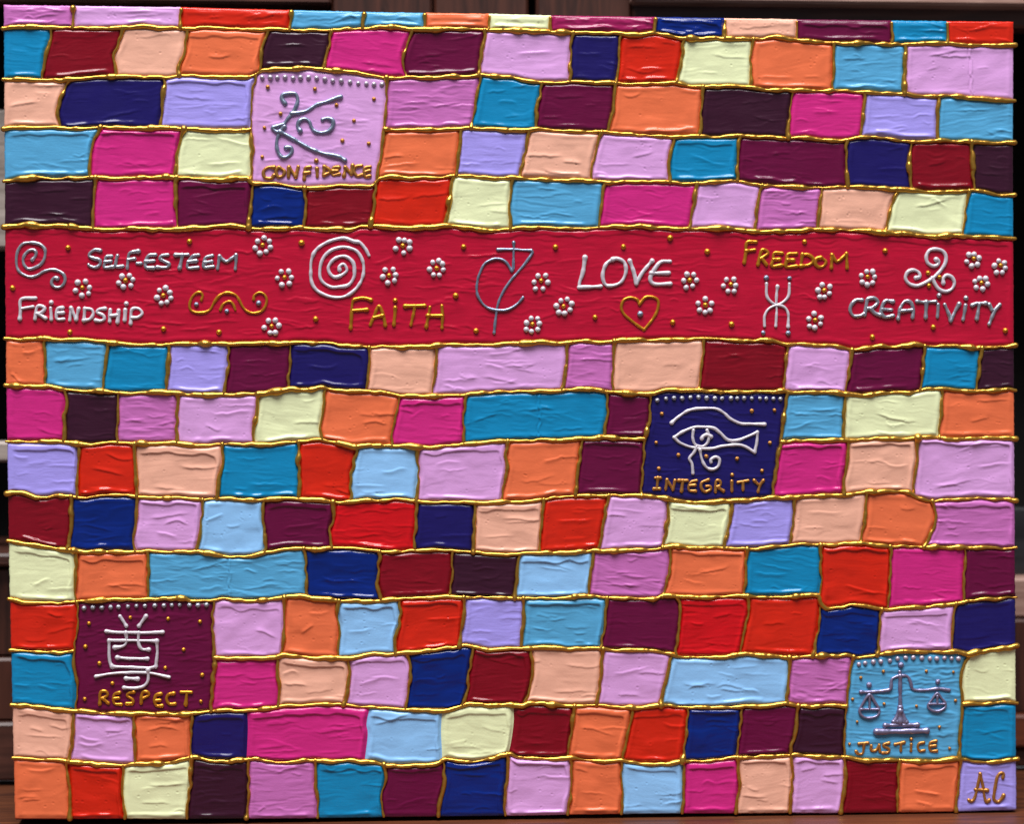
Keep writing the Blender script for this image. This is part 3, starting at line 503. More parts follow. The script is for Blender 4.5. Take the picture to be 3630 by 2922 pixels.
# stretched canvas body
zb = [edge for edge in (CORN[3, 1], CORN[2, 1])]
def canvas_body():
    n = 60
    L = resample(EDGE_L, 0.007)[::-1]           # bottom to top
    Rr = resample(EDGE_R, 0.007)
    T = HP[0][::4]; B = HP[15][::-4]
    ring = np.vstack([L, T[1:], Rr[1:], B[1:-1]])
    c = ring.mean(0)
    vs = []
    for dy, ins in ((0.0002, 0.0012), (0.0004, 0.0004), (0.0012, -0.0001), (0.004, -0.0003), (0.0175, 0.0), (0.0185, 0.001)):
        dv = ring - c
        s = 1 - ins / np.abs(dv).max(1)[:, None] * np.ones((1, 2))
        q = c + dv * s
        q = q.copy()
        low = sstep((0.012 - (q[:, 1] - CORN[2:, 1].min())) / 0.004)      # the canvas stands on the back of its lower bar
        q[:, 1] = q[:, 1] * (1 - low * min(1, dy / 0.017)) + (TABLE_Z - 0.0002) * low * min(1, dy / 0.017)
        vs.append(np.c_[q[:, 0], np.full(len(q), dy), q[:, 1]])
    m = len(ring)
    v = np.vstack(vs)
    f = []
    for k in range(len(vs) - 1):
        for i in range(m):
            j = (i + 1) % m
            f.append((k * m + i, k * m + j, k * m + m + j, k * m + m + i))
    f.append(tuple(range(m))[::-1]); f.append(tuple(range((len(vs) - 1) * m, len(vs) * m)))
    return v, f
v, f = canvas_body()
put(mesh_obj('canvas', v, f, EDGE))['label'] = 'stretched canvas with indigo painted sides'

# ---------------------------------------------------------------- the painting: thick paint patches
def divider_line(d, top, bot):
    p = sheet(d[0], d[1])
    x0, x1 = p[0, 0], p[-1, 0]
    p[0] = (x0, hz(top, x0)); p[-1] = (x1, hz(bot, x1))
    # keep interior points strictly between the ends
    z0, z1 = p[0, 1], p[-1, 1]
    keep = [0] + [i for i in range(1, len(p) - 1) if z1 + 0.001 < p[i, 1] < z0 - 0.001] + [len(p) - 1]
    return smooth_line(spline(p[keep], 0.0006), 2)

def edge_line(E, top, bot):
    a = HP[top][0 if E is EDGE_L else -1, 1]; b = HP[bot][0 if E is EDGE_L else -1, 1]
    z = np.linspace(a, b, 40)
    return np.c_[[edge_x(E, q) for q in z], z]

STYLE = {'N': (0.10, 0.10), 'K': (0.10, 0.16), 'W': (0.10, 0.14), 'C': (0.10, 0.16), 'T': (0.16, 0.12), 'S': (0.16, 0.17),
         'L': (0.12, 0.12), 'M': (0.14, 0.24), 'G': (0.14, 0.14), 'E': (0.20, 0.20), 'V': (0.20, 0.2), 'D': (0.16, 0.20),
         'P': (0.26, 0.08), 'O': (0.26, 0.06), 'R': (0.26, 0.08), 'F': (0.26, 0.06), 'Y': (0.26, 0.08), 'B': (0.26, 0.05), 'U': (0.42, 0.12)}

def patch(name, k, Ltop, Lbot, left, right, seed, outer, step=0.00044, nogold=(0, 0), seam=None, lips=True, comb=1.0):
    """heightfield of impasto paint spread between four border lines"""
    rs = np.random.default_rng(seed)
    xa, xb = left[0, 0], right[0, 0]; xc, xd = left[-1, 0], right[-1, 0]
    w = max(xb - xa, xd - xc); h = max(np.ptp(left[:, 1]), np.ptp(right[:, 1]))
    nu = max(8, int(w / step)); nv = max(8, int(h / step))
    # denser towards the rim
    u = np.linspace(0, 1, nu); vv = np.linspace(0, 1, nv)
    T = np.c_[xa + (xb - xa) * u, hz(Ltop, xa + (xb - xa) * u)]
    B = np.c_[xc + (xd - xc) * u, hz(Lbot, xc + (xd - xc) * u)]
    def par(c):
        d = np.r_[0, np.cumsum(np.hypot(*np.diff(c, axis=0).T))]; d /= d[-1]
        return np.c_[np.interp(vv, d, c[:, 0]), np.interp(vv, d, c[:, 1])]
    Lc, Rc = par(left), par(right)
    U = u[None, :, None]; V = vv[:, None, None]
    P = (1 - V) * T[None] + V * B[None] + (1 - U) * Lc[:, None] + U * Rc[:, None] \
        - ((1 - U) * (1 - V) * T[0] + U * (1 - V) * T[-1] + (1 - U) * V * B[0] + U * V * B[-1])
    X = P[..., 0] / MM; Z = P[..., 1] / MM               # millimetres
    W = w / MM; Hh = h / MM
    du = np.broadcast_to(u[None, :] * W, X.shape); dv = np.broadcast_to(vv[:, None] * Hh, X.shape)
    dl, dr, dt, db = du, W - du, dv, Hh - dv
    a1, a2 = STYLE[k]
    a2 *= min(comb, 1.6)
    s0 = seed * 7 + 3
    wx = X + 1.6 * vnoise(X / 5, Z / 5, s0 + 1) * 2; wz = Z + 1.2 * vnoise(X / 7, Z / 5, s0 + 2) * 2
    # rim: rounded fall to the canvas (weaker at the outer edges and where no gold separates)
    def fall(d, soft, lo=0.0):
        return lo + (1 - lo) * sstep(d / soft)
    jit = 0.5 * vnoise(X / 2.5, Z / 2.5, s0 + 3)
    rim = fall(dl + jit * .6, 2.0, 0.45 if nogold[0] else 0.8 if 'l' in outer else 0) * fall(dr + jit * .6, 2.0, 0.45 if nogold[1] else 0.8 if 'r' in outer else 0) * fall(dt + jit * .6, 2.1, 0.85 if 't' in outer else 0) * fall(db + jit * .6, 1.9, 0.7 if 'b' in outer else 0)
    base = 0.85 + 0.30 * rs.random()
    H = base * rim
    dmin = np.minimum(np.minimum(dl, dr), np.minimum(dt, db))
    live = sstep(dmin / 1.8)
    # knife ridge inside the rim
    H += live * (0.10 + 0.22 * np.clip(vnoise(wx / 6, wz / 6, s0 + 4) + .4, 0, 1)) * np.exp(-((dmin - 2.6) / 1.0) ** 2)
    # soft lumps and brush streaks
    tilt = rs.normal(0, .10)
    zz = wz + tilt * X
    H += live * a1 * (1.7 * vnoise(wx / 11, zz / 7.5, s0 + 5) + 0.35 * vnoise(wx / 5, zz / 3.2, s0 + 6))
    fade = sstep(vnoise(X / 8, Z / 6, s0 + 7) * 2.2 + .75)
    H += live * a2 * fade * (0.9 * vnoise(X / 14, zz / 1.25, s0 + 8) + 0.55 * vnoise(X / 9, zz / 0.62, s0 + 9))
    H += live * 0.012 * vnoise(X / 0.9, Z / 0.9, s0 + 10) * 2
    # overlapping folds
    ncr = rs.integers(1, 4) if a1 > .25 else rs.integers(1, 3)
    if W > 60: ncr = int(ncr * W / 28) + (26 if k == 'D' else 4)
    x0, z0 = X.min(), Z.min()
    for _ in range(ncr):
        cz = z0 + Hh * rs.uniform(.18, .86); ca = x0 + W * rs.uniform(0, .65)
        ln = rs.uniform(.25, .7) * min(W, 34); sl = rs.normal(0, .12); ph = rs.uniform(0, 6.28); am = rs.uniform(.2, 1.1)
        t = (X - ca) / ln
        win = sstep(t * 4) * sstep((1 - t) * 3)
        yc = cz + sl * (X - ca) + am * np.sin(t * rs.uniform(2.5, 6) + ph) + 0.5 * vnoise(X / 3, Z * 0, s0 + 20)
        s = Z - yc
        amp = rs.uniform(.14, .40) * (1 if a1 > .25 else .75)
        if rs.random() < .55:   # overhang: gentle above, steep below
            prof = np.where(s > 0, np.exp(-(s / 1.3) ** 2), np.exp(-(s / .26) ** 2))
        else:
            prof = np.where(s > 0, np.exp(-(s / .26) ** 2), np.exp(-(s / 1.3) ** 2))
        H += live * amp * win * prof
    # thin crisp wrinkles dragged along the stroke
    nw = {'D': 95, 'M': 9, 'S': 7, 'E': 8, 'V': 8, 'U': 5, 'G': 5, 'T': 4, 'L': 6, 'K': 4, 'W': 4, 'C': 4}.get(k, 1)
    if W > 50 and k != 'D': nw *= 3
    nw = int(nw * comb); wamp = 1.7 if k == 'D' else 1.35 if k in 'MSEV' else 1.0
    for _ in range(nw):
        cz = z0 + Hh * rs.uniform(.1, .92); ca = x0 + W * rs.uniform(-.05, .8)
        ln = rs.uniform(5, 24); sl = rs.normal(0, .06); ph = rs.uniform(0, 6.28)
        t = (X - ca) / ln
        win = sstep(t * 3) * sstep((1 - t) * 3)
        yc = cz + sl * (X - ca) + rs.uniform(.1, .7) * np.sin(t * rs.uniform(2, 7) + ph) + 0.6 * vnoise(X / 2.2, Z * 0 + cz, s0 + 21)
        s = Z - yc
        sg = rs.choice((-1, 1))
        H += live * win * wamp * rs.uniform(.08, .26) * np.where(sg * s > 0, np.exp(-(s / .30) ** 2), np.exp(-(s / .75) ** 2))
    # lips where the knife lifted off: along the lower rim, and (lower rows) an angle along the top and right
    if lips and rs.random() < (0.80 if Ltop >= 8 else 0.55):
        bl = 2.0 + rs.uniform(0, 1.2); wv = 0.7 * vnoise(X / 6, Z * 0, s0 + 31) + rs.normal(0, .03) * (X - x0 - W / 2)
        s = db - bl + wv
        win = sstep((X - x0 - W * rs.uniform(0, .2)) / 3) * sstep((x0 + W * rs.uniform(.8, 1.05) - X) / 3)
        H += live * rs.uniform(.40, .75) * np.clip(.75 + 1.3 * vnoise(X / 5, Z * 0, s0 + 32), .15, 1.2) * win * np.where(s < 0, np.exp(-(s / 1.4) ** 2), np.exp(-(s / .70) ** 2))
    if lips and rs.random() < (0.85 if Ltop >= 13 else 0.45 if Ltop >= 8 else 0.15):
        tl = rs.uniform(2.8, 4.8); rl = rs.uniform(1.8, 3.4)
        n1 = 0.8 * vnoise(X / 6, Z / 6, s0 + 33) * 2
        A = tl - dt + n1; Bq = rl - dr + n1
        s = 0.5 * (A + Bq + np.sqrt((A - Bq) ** 2 + 2.0))
        H += live * rs.uniform(.40, .75) * sstep(s / .8 + .5) * np.exp(-np.clip(s, 0, 99) / 3.5) * sstep((X - x0 - 1.5) / 4)
    if seam is not None:
        dx = X - seam / MM + 0.9 * vnoise(Z / 4, Z / 4, s0 + 40) * 2
        H += live * (0.38 * np.exp(-((dx - .7) / .5) ** 2) - 0.30 * np.exp(-((dx + .2) / .4) ** 2))
    # pinholes
    if a1 > .25 and k != 'U':
        for _ in range(rs.integers(4, 14)):
            px, pz = x0 + W * rs.uniform(.1, .9), z0 + Hh * rs.uniform(.12, .88)
            rr = np.hypot(X - px, (Z - pz) * 1.3); q = rs.uniform(.32, .55)
            H += live * (-0.30 * np.exp(-(rr / q) ** 2) + 0.06 * np.exp(-((rr - 1.5 * q) / q) ** 2))
    if comb > 1 or k == 'D':          # even coat under the raised lettering
        ex = H - base * rim
        ex = ex - ex[live > .9].mean() * live
        H = 0.80 * rim + 0.30 * np.tanh(ex / 0.30)
    Y = -H * MM - 0.00005
    v = np.stack([P[..., 0], Y, P[..., 1]], -1)
    # ragged outer edge of the canvas: paint wraps a little round the side
    e = 0.0006
    rag = 0.0005 * vnoise(X / 2, Z / 2, s0 + 50)
    if 'l' in outer: v[:, 0, 0] -= 0.0002 + np.abs(rag[:, 0]); v[:, 0, 1] = e
    if 'r' in outer: v[:, -1, 0] += 0.0002 + np.abs(rag[:, -1]); v[:, -1, 1] = e
    if 't' in outer: v[0, :, 2] += 0.0002 + np.abs(rag[0, :]); v[0, :, 1] = e
    if 'b' in outer: v[-1, :, 2] -= np.abs(rag[-1, :]); v[-1, :, 1] = e
    return put(mesh_obj(name, v.reshape(-1, 3), grid_faces(nu, nv), MAT[k]))

gold_jobs = []           # (polyline, base radius, seed)
PANEL = {}
seed = 100
for ri, (top, bot, items) in enumerate(ROWS):
    cells = items[0::2]; divs = items[1::2]
    lines = []
    for d in divs:
        t_, b_ = top, bot
        for s in SPAN.values():
            if d is s[2] or d is s[3]: t_, b_ = s[0], s[1]
        lines.append(divider_line(d, t_, b_))
    for i, k in enumerate(cells):
        seed += 1
        if k in SPAN:
            s = SPAN[k]
            if s[0] == top:
                o = patch('picture_square', s[4], s[0], s[1], lines[i - 1], lines[i], seed, '', lips=False, comb={'1': 9, '2': 9, '3': 6, '4': 7}[k])
                o['label'] = s[5]; PANEL[k] = o
            continue
        def border(j, E):
            """the part of a divider that borders this row"""
            if j < 0 or j >= len(lines): return edge_line(E, top, bot)
            c = lines[j]; d = divs[j]
            for s in SPAN.values():
                if d is s[2] or d is s[3]:
                    zt, zb_ = hz(top, c[0, 0]) if top == s[0] else None, None
                    xs = np.interp
                    m = np.ones(len(c), bool)
                    if top != s[0]: m &= c[:, 1] <= hz(top, c[:, 0]) + 1e-5
                    if bot != s[1]: m &= c[:, 1] >= hz(bot, c[:, 0]) - 1e-5
                    c = c[m]
            return c
        outer = ('l' if i == 0 else '') + ('r' if i == len(cells) - 1 else '') + ('t' if top == 0 else '') + ('b' if bot == 15 else '')
        seam = None
        for (tt, ii, sh, sx) in SEAMS:
            if tt == top and ii == i: seam = float(sheet(sh, [(sx, 800)])[0, 0])
        ng = (i > 0 and len(divs[i - 1]) > 2, i < len(divs) and len(divs[i]) > 2)
        o = patch('red_band' if k == 'D' else 'paint_patch', k, top, bot, border(i - 1, EDGE_L), border(i, EDGE_R), seed, outer, nogold=ng, seam=seam)
        if k == 'D':
            BAND = o; o['label'] = 'wide carmine red band with raised silver and gold words and flowers'
    for d, c in zip(divs, lines):
        if len(d) > 2: continue
        if any(d is s[3] or d is s[2] for s in SPAN.values()) and any(d is s[j] and top != s[0] for s in SPAN.values() for j in (2, 3)): continue
        if top == 0: c = c[2:]
        if bot == 15: c = c[:-1]
        gold_jobs.append((c, 0.86, 'v'))

gaps = {3: (CONF_L, CONF_R), 8: (INT_L, INT_R), 12: (RES_L, RES_R), 13: (JUS_L, JUS_R)}
for k in range(1, 15):
    Q = HP[k]
    if k in gaps:
        l = divider_line(gaps[k][0], *[s[:2] for s in SPAN.values() if s[2] is gaps[k][0]][0])
        r = divider_line(gaps[k][1], *[s[:2] for s in SPAN.values() if s[3] is gaps[k][1]][0])
        zl = hz(k, l[:, 0]); xl = l[np.argmin(np.abs(l[:, 1] - zl)), 0]
        zr = hz(k, r[:, 0]); xr = r[np.argmin(np.abs(r[:, 1] - zr)), 0]
        gold_jobs.append((Q[Q[:, 0] <= xl], 1.08, 'h')); gold_jobs.append((Q[Q[:, 0] >= xr], 1.08, 'h'))
    else:
        gold_jobs.append((Q, 1.08, 'h'))

for j, (c, r0, kind) in enumerate(gold_jobs):
    p = resample(c, 0.0005)
    n = len(p); s = np.arange(n) * 0.5
    if kind == 'h':     # run a little over the canvas edges, as squeezed from the tube
        if p[0, 0] < -0.24: p[0] += (-0.0006, 0)
        if p[-1, 0] > 0.24: p[-1] += (0.0007, 0)
    nz1 = vnoise(s / 4.4, s * 0, 900 + j); nz2 = vnoise(s / 11.0, s * 0, 1900 + j); nz3 = vnoise(s / 1.5, s * 0, 2900 + j)
    r = r0 * MM * (1 + 0.55 * nz1 + 0.66 * nz2 + 0.10 * nz3)
    blob = np.clip(vnoise(s / 6.5, s * 0, 3900 + j) - .26, 0, 1) * 2.2
    r = r * (1 + blob)
    if kind == 'v':     # a thicker start or end where the tube was lifted
        e = np.minimum(s, s[::-1]) if j % 3 == 0 else (s if j % 3 == 1 else s[::-1])
        r = r * (1 + 0.35 * np.exp(-(e / 1.6) ** 2))
    t = np.gradient(p, axis=0); t /= np.hypot(t[:, 0], t[:, 1])[:, None] + 1e-12
    p = p + np.c_[-t[:, 1], t[:, 0]] * ((0.55 if kind == 'h' else 0.85) * MM * vnoise(s / 3.4, s * 0, 4900 + j))[:, None]
    v, f = tube(p, r, 0.00045, 1.30, 11, yoff=0.00025 * (vnoise(s / 4, s * 0, 5900 + j) + .3))
    put(mesh_obj('gold_line', v, f, GOLD))

# ---------------------------------------------------------------- the painting: lettering, symbols, flowers, dots
def bead(name, sh, strokes, mat, r, parent, seed, y0=0.00095, blob=0.22, flat=0.95):
    parts = []
    for q, st in enumerate(strokes):
        rr = r
        if isinstance(st, tuple): rr, st = st
        if len(st) == 1: continue
        p = spline(sheet(sh, st), 0.00045)
        n = len(p); s = np.arange(n) * .45
        rad = rr * MM * (1 + 0.34 * vnoise(s / 2.4, s * 0, seed * 11 + q) + 0.22 * vnoise(s / 5.5, s * 0, seed * 13 + q))
        end = np.minimum(s, s[::-1])
        rad = rad * (1 + blob * np.exp(-(end / 1.2) ** 2))
        p = p + 0.12 * MM * np.c_[vnoise(s / 3, s * 0, seed * 17 + q), vnoise(s / 3, s * 0 + 9, seed * 17 + q)]
        parts.append(tube(p, rad, y0 + 0.00004 * q, flat, 10, -0.9, math.pi + 0.9))
    v, f = join(parts)
    o = mesh_obj(name, v, f, mat)
    return o

def dome_mesh(name, mat, peak=0.0, seg=14, rings=7):
    v = []; f = []
    for i in range(rings):
        a = -0.55 + (math.pi / 2 + 0.55) * i / rings
        for j in range(seg):
            b = 2 * math.pi * j / seg
            v.append((math.cos(a) * math.cos(b), -(math.sin(a)), math.cos(a) * math.sin(b)))
    v.append((0, -(1 + peak), 0))
    for i in range(rings - 1):
        for j in range(seg):
            k = (j + 1) % seg
            f.append((i * seg + j, i * seg + k, i * seg + seg + k, i * seg + seg + j))
    for j in range(seg):
        f.append(((rings - 1) * seg + j, (rings - 1) * seg + (j + 1) % seg, rings * seg))
    o = mesh_obj(name, v, f, mat)
    me = o.data
    bpy.data.objects.remove(o)
    return me

ME = {'gold': dome_mesh('gold_dot', GOLDL, .22), 'copper': dome_mesh('copper_dot', COPPER, .22), 'pearl': dome_mesh('pearl_dot', PEARL, .05),
      'silver': dome_mesh('silver_dot', SILVER, .05), 'steel': dome_mesh('steel_dot', STEEL, .05), 'mauve': dome_mesh('mauve_dot', MAUVEPEARL, .05),
      'lilac': dome_mesh('lilac_dot', LILACGREY, .05)}

def dot(name, kind, sh, xy, r, parent, inv=None):
    x, z = sheet(sh, [xy])[0]
    o = bpy.data.objects.new(name, ME[kind]); col.objects.link(o)
    o.parent = parent
    q = r * MM * random.uniform(.9, 1.1)
    o.location = (x, -0.0011, z)
    o.scale = (q * random.uniform(.94, 1.06), q * random.uniform(.75, .95), q * random.uniform(.94, 1.06))
    o.rotation_euler = (random.uniform(-.15, .15), random.uniform(0, 6.28), random.uniform(-.15, .15))
    return o

# --- red band
def words(sh, letters, mat, r, parent, seed):
    for i, (ch, st, *dots) in enumerate(letters):
        o = bead('letter', sh, st, mat, r, parent, seed + i)
        o.parent = parent
        o['label'] = 'raised letter ' + ch
        for d in dots:   # the dot of an i belongs to its letter
            x, z = sheet(sh, [d])[0]
            v = np.array([tuple(w.co) for w in ME['gold'].vertices]) * (r * 1.45 * MM) * (1, .9, 1) + (x, -0.0011, z)
            fs = [tuple(p.vertices) for p in ME['gold'].polygons]
            a = len(o.data.vertices)
            vs = [tuple(w.co) for w in o.data.vertices] + [tuple(q) for q in v]
            ff = [tuple(p.vertices) for p in o.data.polygons] + [tuple(i_ + a for i_ in q) for q in fs]
            me = bpy.data.meshes.new('letter'); me.from_pydata(vs, [], ff); me.materials.append(mat)
            me.polygons.foreach_set('use_smooth', np.ones(len(me.polygons), dtype=bool))
            o.data = me

words('B1', [
 ('S', [[(770,405),(730,400),(690,425),(685,450),(720,465),(765,480),(765,515),(730,535),(690,525),(680,515)]]),
 ('E', [[(855,450),(815,455),(805,495),(800,535),(865,532)],[(805,493),(850,488)]]),
 ('L', [[(900,445),(890,490),(890,530),(940,525)]]),
 ('F', [[(1060,412),(1010,418),(985,440),(975,540)],[(980,475),(1030,470)]]),
 ('hyphen', [[(1050,505),(1078,505)]]),
 ('E', [[(1190,440),(1140,445),(1115,490),(1120,535),(1175,540)],[(1115,490),(1180,485)]]),
 ('S', [[(1285,440),(1240,445),(1225,470),(1260,490),(1295,510),(1275,535),(1205,535)]]),
 ('T', [[(1345,440),(1440,437)],[(1395,440),(1375,540)]]),
 ('E', [[(1520,440),(1475,450),(1440,495),(1440,540),(1515,535)],[(1440,492),(1500,487)]]),
 ('E', [[(1625,445),(1575,460),(1560,500),(1565,535),(1630,530)],[(1565,497),(1620,490)]]),
 ('M', [[(1665,545),(1672,500),(1680,450)],[(1680,450),(1705,475),(1735,490),(1770,468),(1805,440)],[(1805,440),(1805,490),(1800,550)]])], SILVER, .86, BAND, 300)
words('B1', [
 ('F', [[(155,930),(160,870),(165,780),(275,770)],[(165,850),(255,835)]]),
 ('R', [[(270,930),(285,840),(320,830),(345,850),(320,880),(280,890)],[(295,890),(350,925)]]),
 ('i', [[(390,845),(395,935)]], (395,803)),
 ('E', [[(480,845),(445,850),(435,890),(440,930),(490,930)],[(440,885),(485,882)]]),
 ('N', [[(535,940),(545,845)],[(545,845),(585,935)],[(585,935),(605,850)]]),
 ('D', [[(650,850),(645,940)],[(650,850),(700,855),(715,890),(690,930),(645,940)]]),
 ('S', [[(805,850),(760,855),(745,880),(790,900),(800,930),(770,945),(735,940)]]),
 ('H', [[(845,860),(840,950)],[(910,865),(900,955)],[(845,905),(905,900)]]),
 ('i', [[(960,860),(955,940)]], (968,812)),
 ('P', [[(1000,965),(1010,860),(1060,850),(1090,885),(1060,915),(1010,920)]])], PEARL, .82, BAND, 330)
words('B2', [
 ('F', [[(740,1000),(745,930),(755,800),(790,775),(850,770),(895,785)],[(755,865),(865,858)]]),
 ('A', [[(890,975),(920,905),(955,830),(985,890),(1005,980)],[(915,920),(985,905)]]),
 ('i', [[(1080,845),(1075,920),(1070,975)]], (1080,788)),
 ('T', [[(1155,832),(1305,828)],[(1230,830),(1215,910),(1200,975)]]),
 ('H', [[(1345,840),(1330,920),(1318,990)],[(1437,830),(1440,920),(1437,1000)],[(1330,905),(1440,905)]])], GOLDL, .86, BAND, 350)
words('B3', [
 ('L', [[(588,460),(575,560),(548,650),(545,688)],[(545,688),(620,685),(710,680)]]),
 ('O', [[(800,475),(750,510),(725,580),(730,640),(760,675),(820,670),(870,640),(900,570),(890,500),(845,470),(800,475)]]),
 ('V', [[(930,485),(960,570),(980,660)],[(980,660),(1030,570),(1100,485)]]),
 ('E', [[(1240,490),(1180,490),(1140,520),(1095,590),(1090,640),(1130,665),(1240,660)],[(1095,580),(1230,577)]])], PEARL, .98, BAND, 360)
words('B4', [
 ('F', [[(15,500),(25,430),(35,345),(105,340)],[(30,410),(95,400)]]),
 ('R', [[(120,515),(145,410),(180,405),(195,430),(140,470)],[(150,470),(185,515)]]),
 ('E', [[(305,428),(245,425),(235,475),(225,525),(300,520)],[(240,475),(285,473)]]),
 ('E', [[(415,430),(350,435),(340,480),(335,530),(415,525)],[(345,480),(390,480)]]),
 ('D', [[(460,435),(445,525)],[(460,435),(510,440),(545,480),(510,515),(445,525)]]),
 ('O', [[(600,460),(565,470),(555,505),(580,530),(620,525),(640,490),(610,465),(600,460)]]),
 ('M', [[(680,540),(685,440)],[(685,440),(725,490),(795,430)],[(795,430),(800,540)]])], GOLDL, .86, BAND, 370)
words('B4', [
 ('C', [[(915,785),(870,785),(830,825),(825,870),(850,905),(900,905),(930,890)]]),
 ('R', [[(935,900),(950,800),(960,775),(1010,770),(1035,800),(1005,835),(960,850)],[(980,850),(1010,885),(1055,900)]]),
 ('E', [[(1150,795),(1095,790),(1065,840),(1060,885),(1090,915),(1150,905)],[(1065,855),(1140,860)]]),
 ('A', [[(1190,930),(1205,850),(1240,795),(1285,800),(1305,860),(1300,920)],[(1200,870),(1300,860)]]),
 ('T', [[(1335,795),(1390,800),(1475,795)],[(1405,800),(1400,920)]]),
 ('i', [[(1495,820),(1490,915)]], (1502,750)),
 ('V', [[(1545,820),(1575,890),(1590,945)],[(1590,945),(1620,880),(1655,815)]]),
 ('i', [[(1705,825),(1685,935)]], (1707,770)),
 ('T', [[(1755,825),(1790,810),(1860,810)],[(1810,815),(1790,930)]]),
 ('Y', [[(1885,820),(1905,860)],[(1965,820),(1925,870),(1885,970)]])], SILVER, .92, BAND, 390)

def symbol(sh, strokes, mat, r, parent, label, seed, blob=.22):
    o = bead('symbol', sh, strokes, mat, r, parent, seed, blob=blob)
    o.parent = parent
    o['label'] = label
    return o

symbol('B1', [[(250,478),(270,455),(280,425),(262,402),(225,405),(195,435),(180,480),(190,520),(220,545),(260,540),(310,515),(340,475),(350,420),(340,385),(300,355),(240,345),(180,355),(145,395),(130,450),(130,520),(150,565),(190,595),(240,608),(290,595),(340,565),(390,552),(445,560),(485,585),(500,620),(490,660),(460,685),(425,685),(400,665),(400,635),(420,615),(440,620)]], SILVER, .80, BAND, 'silver double spiral', 410, .5)
symbol('B1', [[(1540,785),(1550,750),(1530,725),(1495,735),(1465,770),(1450,820),(1460,860),(1500,880),(1560,880),(1610,855),(1640,800),(1680,750),(1740,728),(1800,745),(1830,785),(1860,840),(1900,875),(1950,885),(2000,870),(2030,830),(2040,780),(2020,740),(1980,728),(1945,750),(1940,780)],[(1685,860),(1710,815),(1755,795),(1785,820),(1800,860)]], GOLDL, .72, BAND, 'gold scrolled ornament', 411)
symbol('B2', [[(880,445),(850,390),(810,345),(760,335),(690,312),(610,325),(530,360),(470,410),(440,480),(435,560),(440,640),(470,700),(540,745),(620,765),(700,755),(770,710),(820,640),(840,560),(830,480),(790,415),(740,390),(680,380),(600,400),(540,450),(510,520),(505,600),(530,650),(590,685),(650,685),(720,670),(760,620),(770,560),(760,500),(720,460),(670,450),(610,475),(570,530),(580,580),(620,610),(670,595),(710,560),(700,525),(680,510),(655,530),(655,555)]], PEARL, .86, BAND, 'large pearl white spiral', 412)
symbol('B2', [[(1862,398),(1980,398),(2120,405)],[(2120,405),(2125,430),(2060,520),(1990,600),(1930,680),(1885,760),(1860,830),(1850,900),(1840,980),(1835,1035)],[(1985,345),(1985,400),(1980,540),(1968,562)],[(1968,562),(1930,500),(1880,470),(1820,475),(1760,510),(1725,580),(1705,650),(1705,730),(1730,790),(1780,840),(1850,862),(1930,860),(2000,825),(2040,785),(2055,765)]], STEEL, .70, BAND, 'steel grey looped cross sign', 413)
symbol('B3', [[(1005,815),(985,780),(935,765),(885,785),(865,840),(885,890),(940,940),(1000,985),(1040,1010)],[(1040,1010),(1090,950),(1130,890),(1150,820),(1140,780),(1100,760),(1050,765),(1005,815)]], GOLDL, .72, BAND, 'gold heart outline', 414)
symbol('B4', [[(185,660),(185,740),(205,785),(260,820),(320,795),(355,745),(360,660)],[(268,680),(260,780),(262,880),(255,985)],[(170,985),(170,910),(200,855),(260,825),(320,840),(350,890),(350,990)]], PEARL, .70, BAND, 'white forked sign with two prongs up and down', 415)
symbol('B4', [[(1480,475),(1500,490),(1490,515),(1455,525),(1415,500),(1405,450),(1430,405),(1480,395),(1530,410),(1555,450),(1550,500),(1520,550),(1475,600),(1450,620),(1390,655),(1330,675),(1275,660),(1245,620),(1260,575),(1300,555),(1345,570),(1355,605),(1325,615)],[(1450,615),(1470,660),(1500,700),(1550,720),(1600,700),(1620,655),(1600,610),(1560,595),(1535,620),(1535,655)]], PEARL, .92, BAND, 'white three-armed spiral', 416)

for sh, pts in {'B1': [(523,385),(1450,337),(100,693),(537,1030),(1252,1005),(1675,1030)], 'B2': [(365,348),(473,930),(1602,378),(1542,752),(1697,1020)],
                'B3': [(363,380),(882,378),(1238,310),(1522,415),(665,917),(1258,955),(1707,970)],
                'B4': [(475,340),(1090,408),(993,1068),(1458,992),(2008,1018),(1418,577),(1505,610),(1425,675)]}.items():
    for p in pts: dot('gold_dot', 'gold', sh, p, 1.45 if p[0] not in (1418, 1505, 1425) else 1.2, BAND)
for sh, p in (('B1', (1503,818)), ('B1', (1735,870)), ('B1', (1978,808)), ('B3', (1010,892)), ('B4', (183,615)), ('B4', (360,618)), ('B4', (160,1035)), ('B4', (350,1038))):
    dot('silver_dot', 'steel', sh, p, 1.5 if sh == 'B3' else 1.25, BAND)

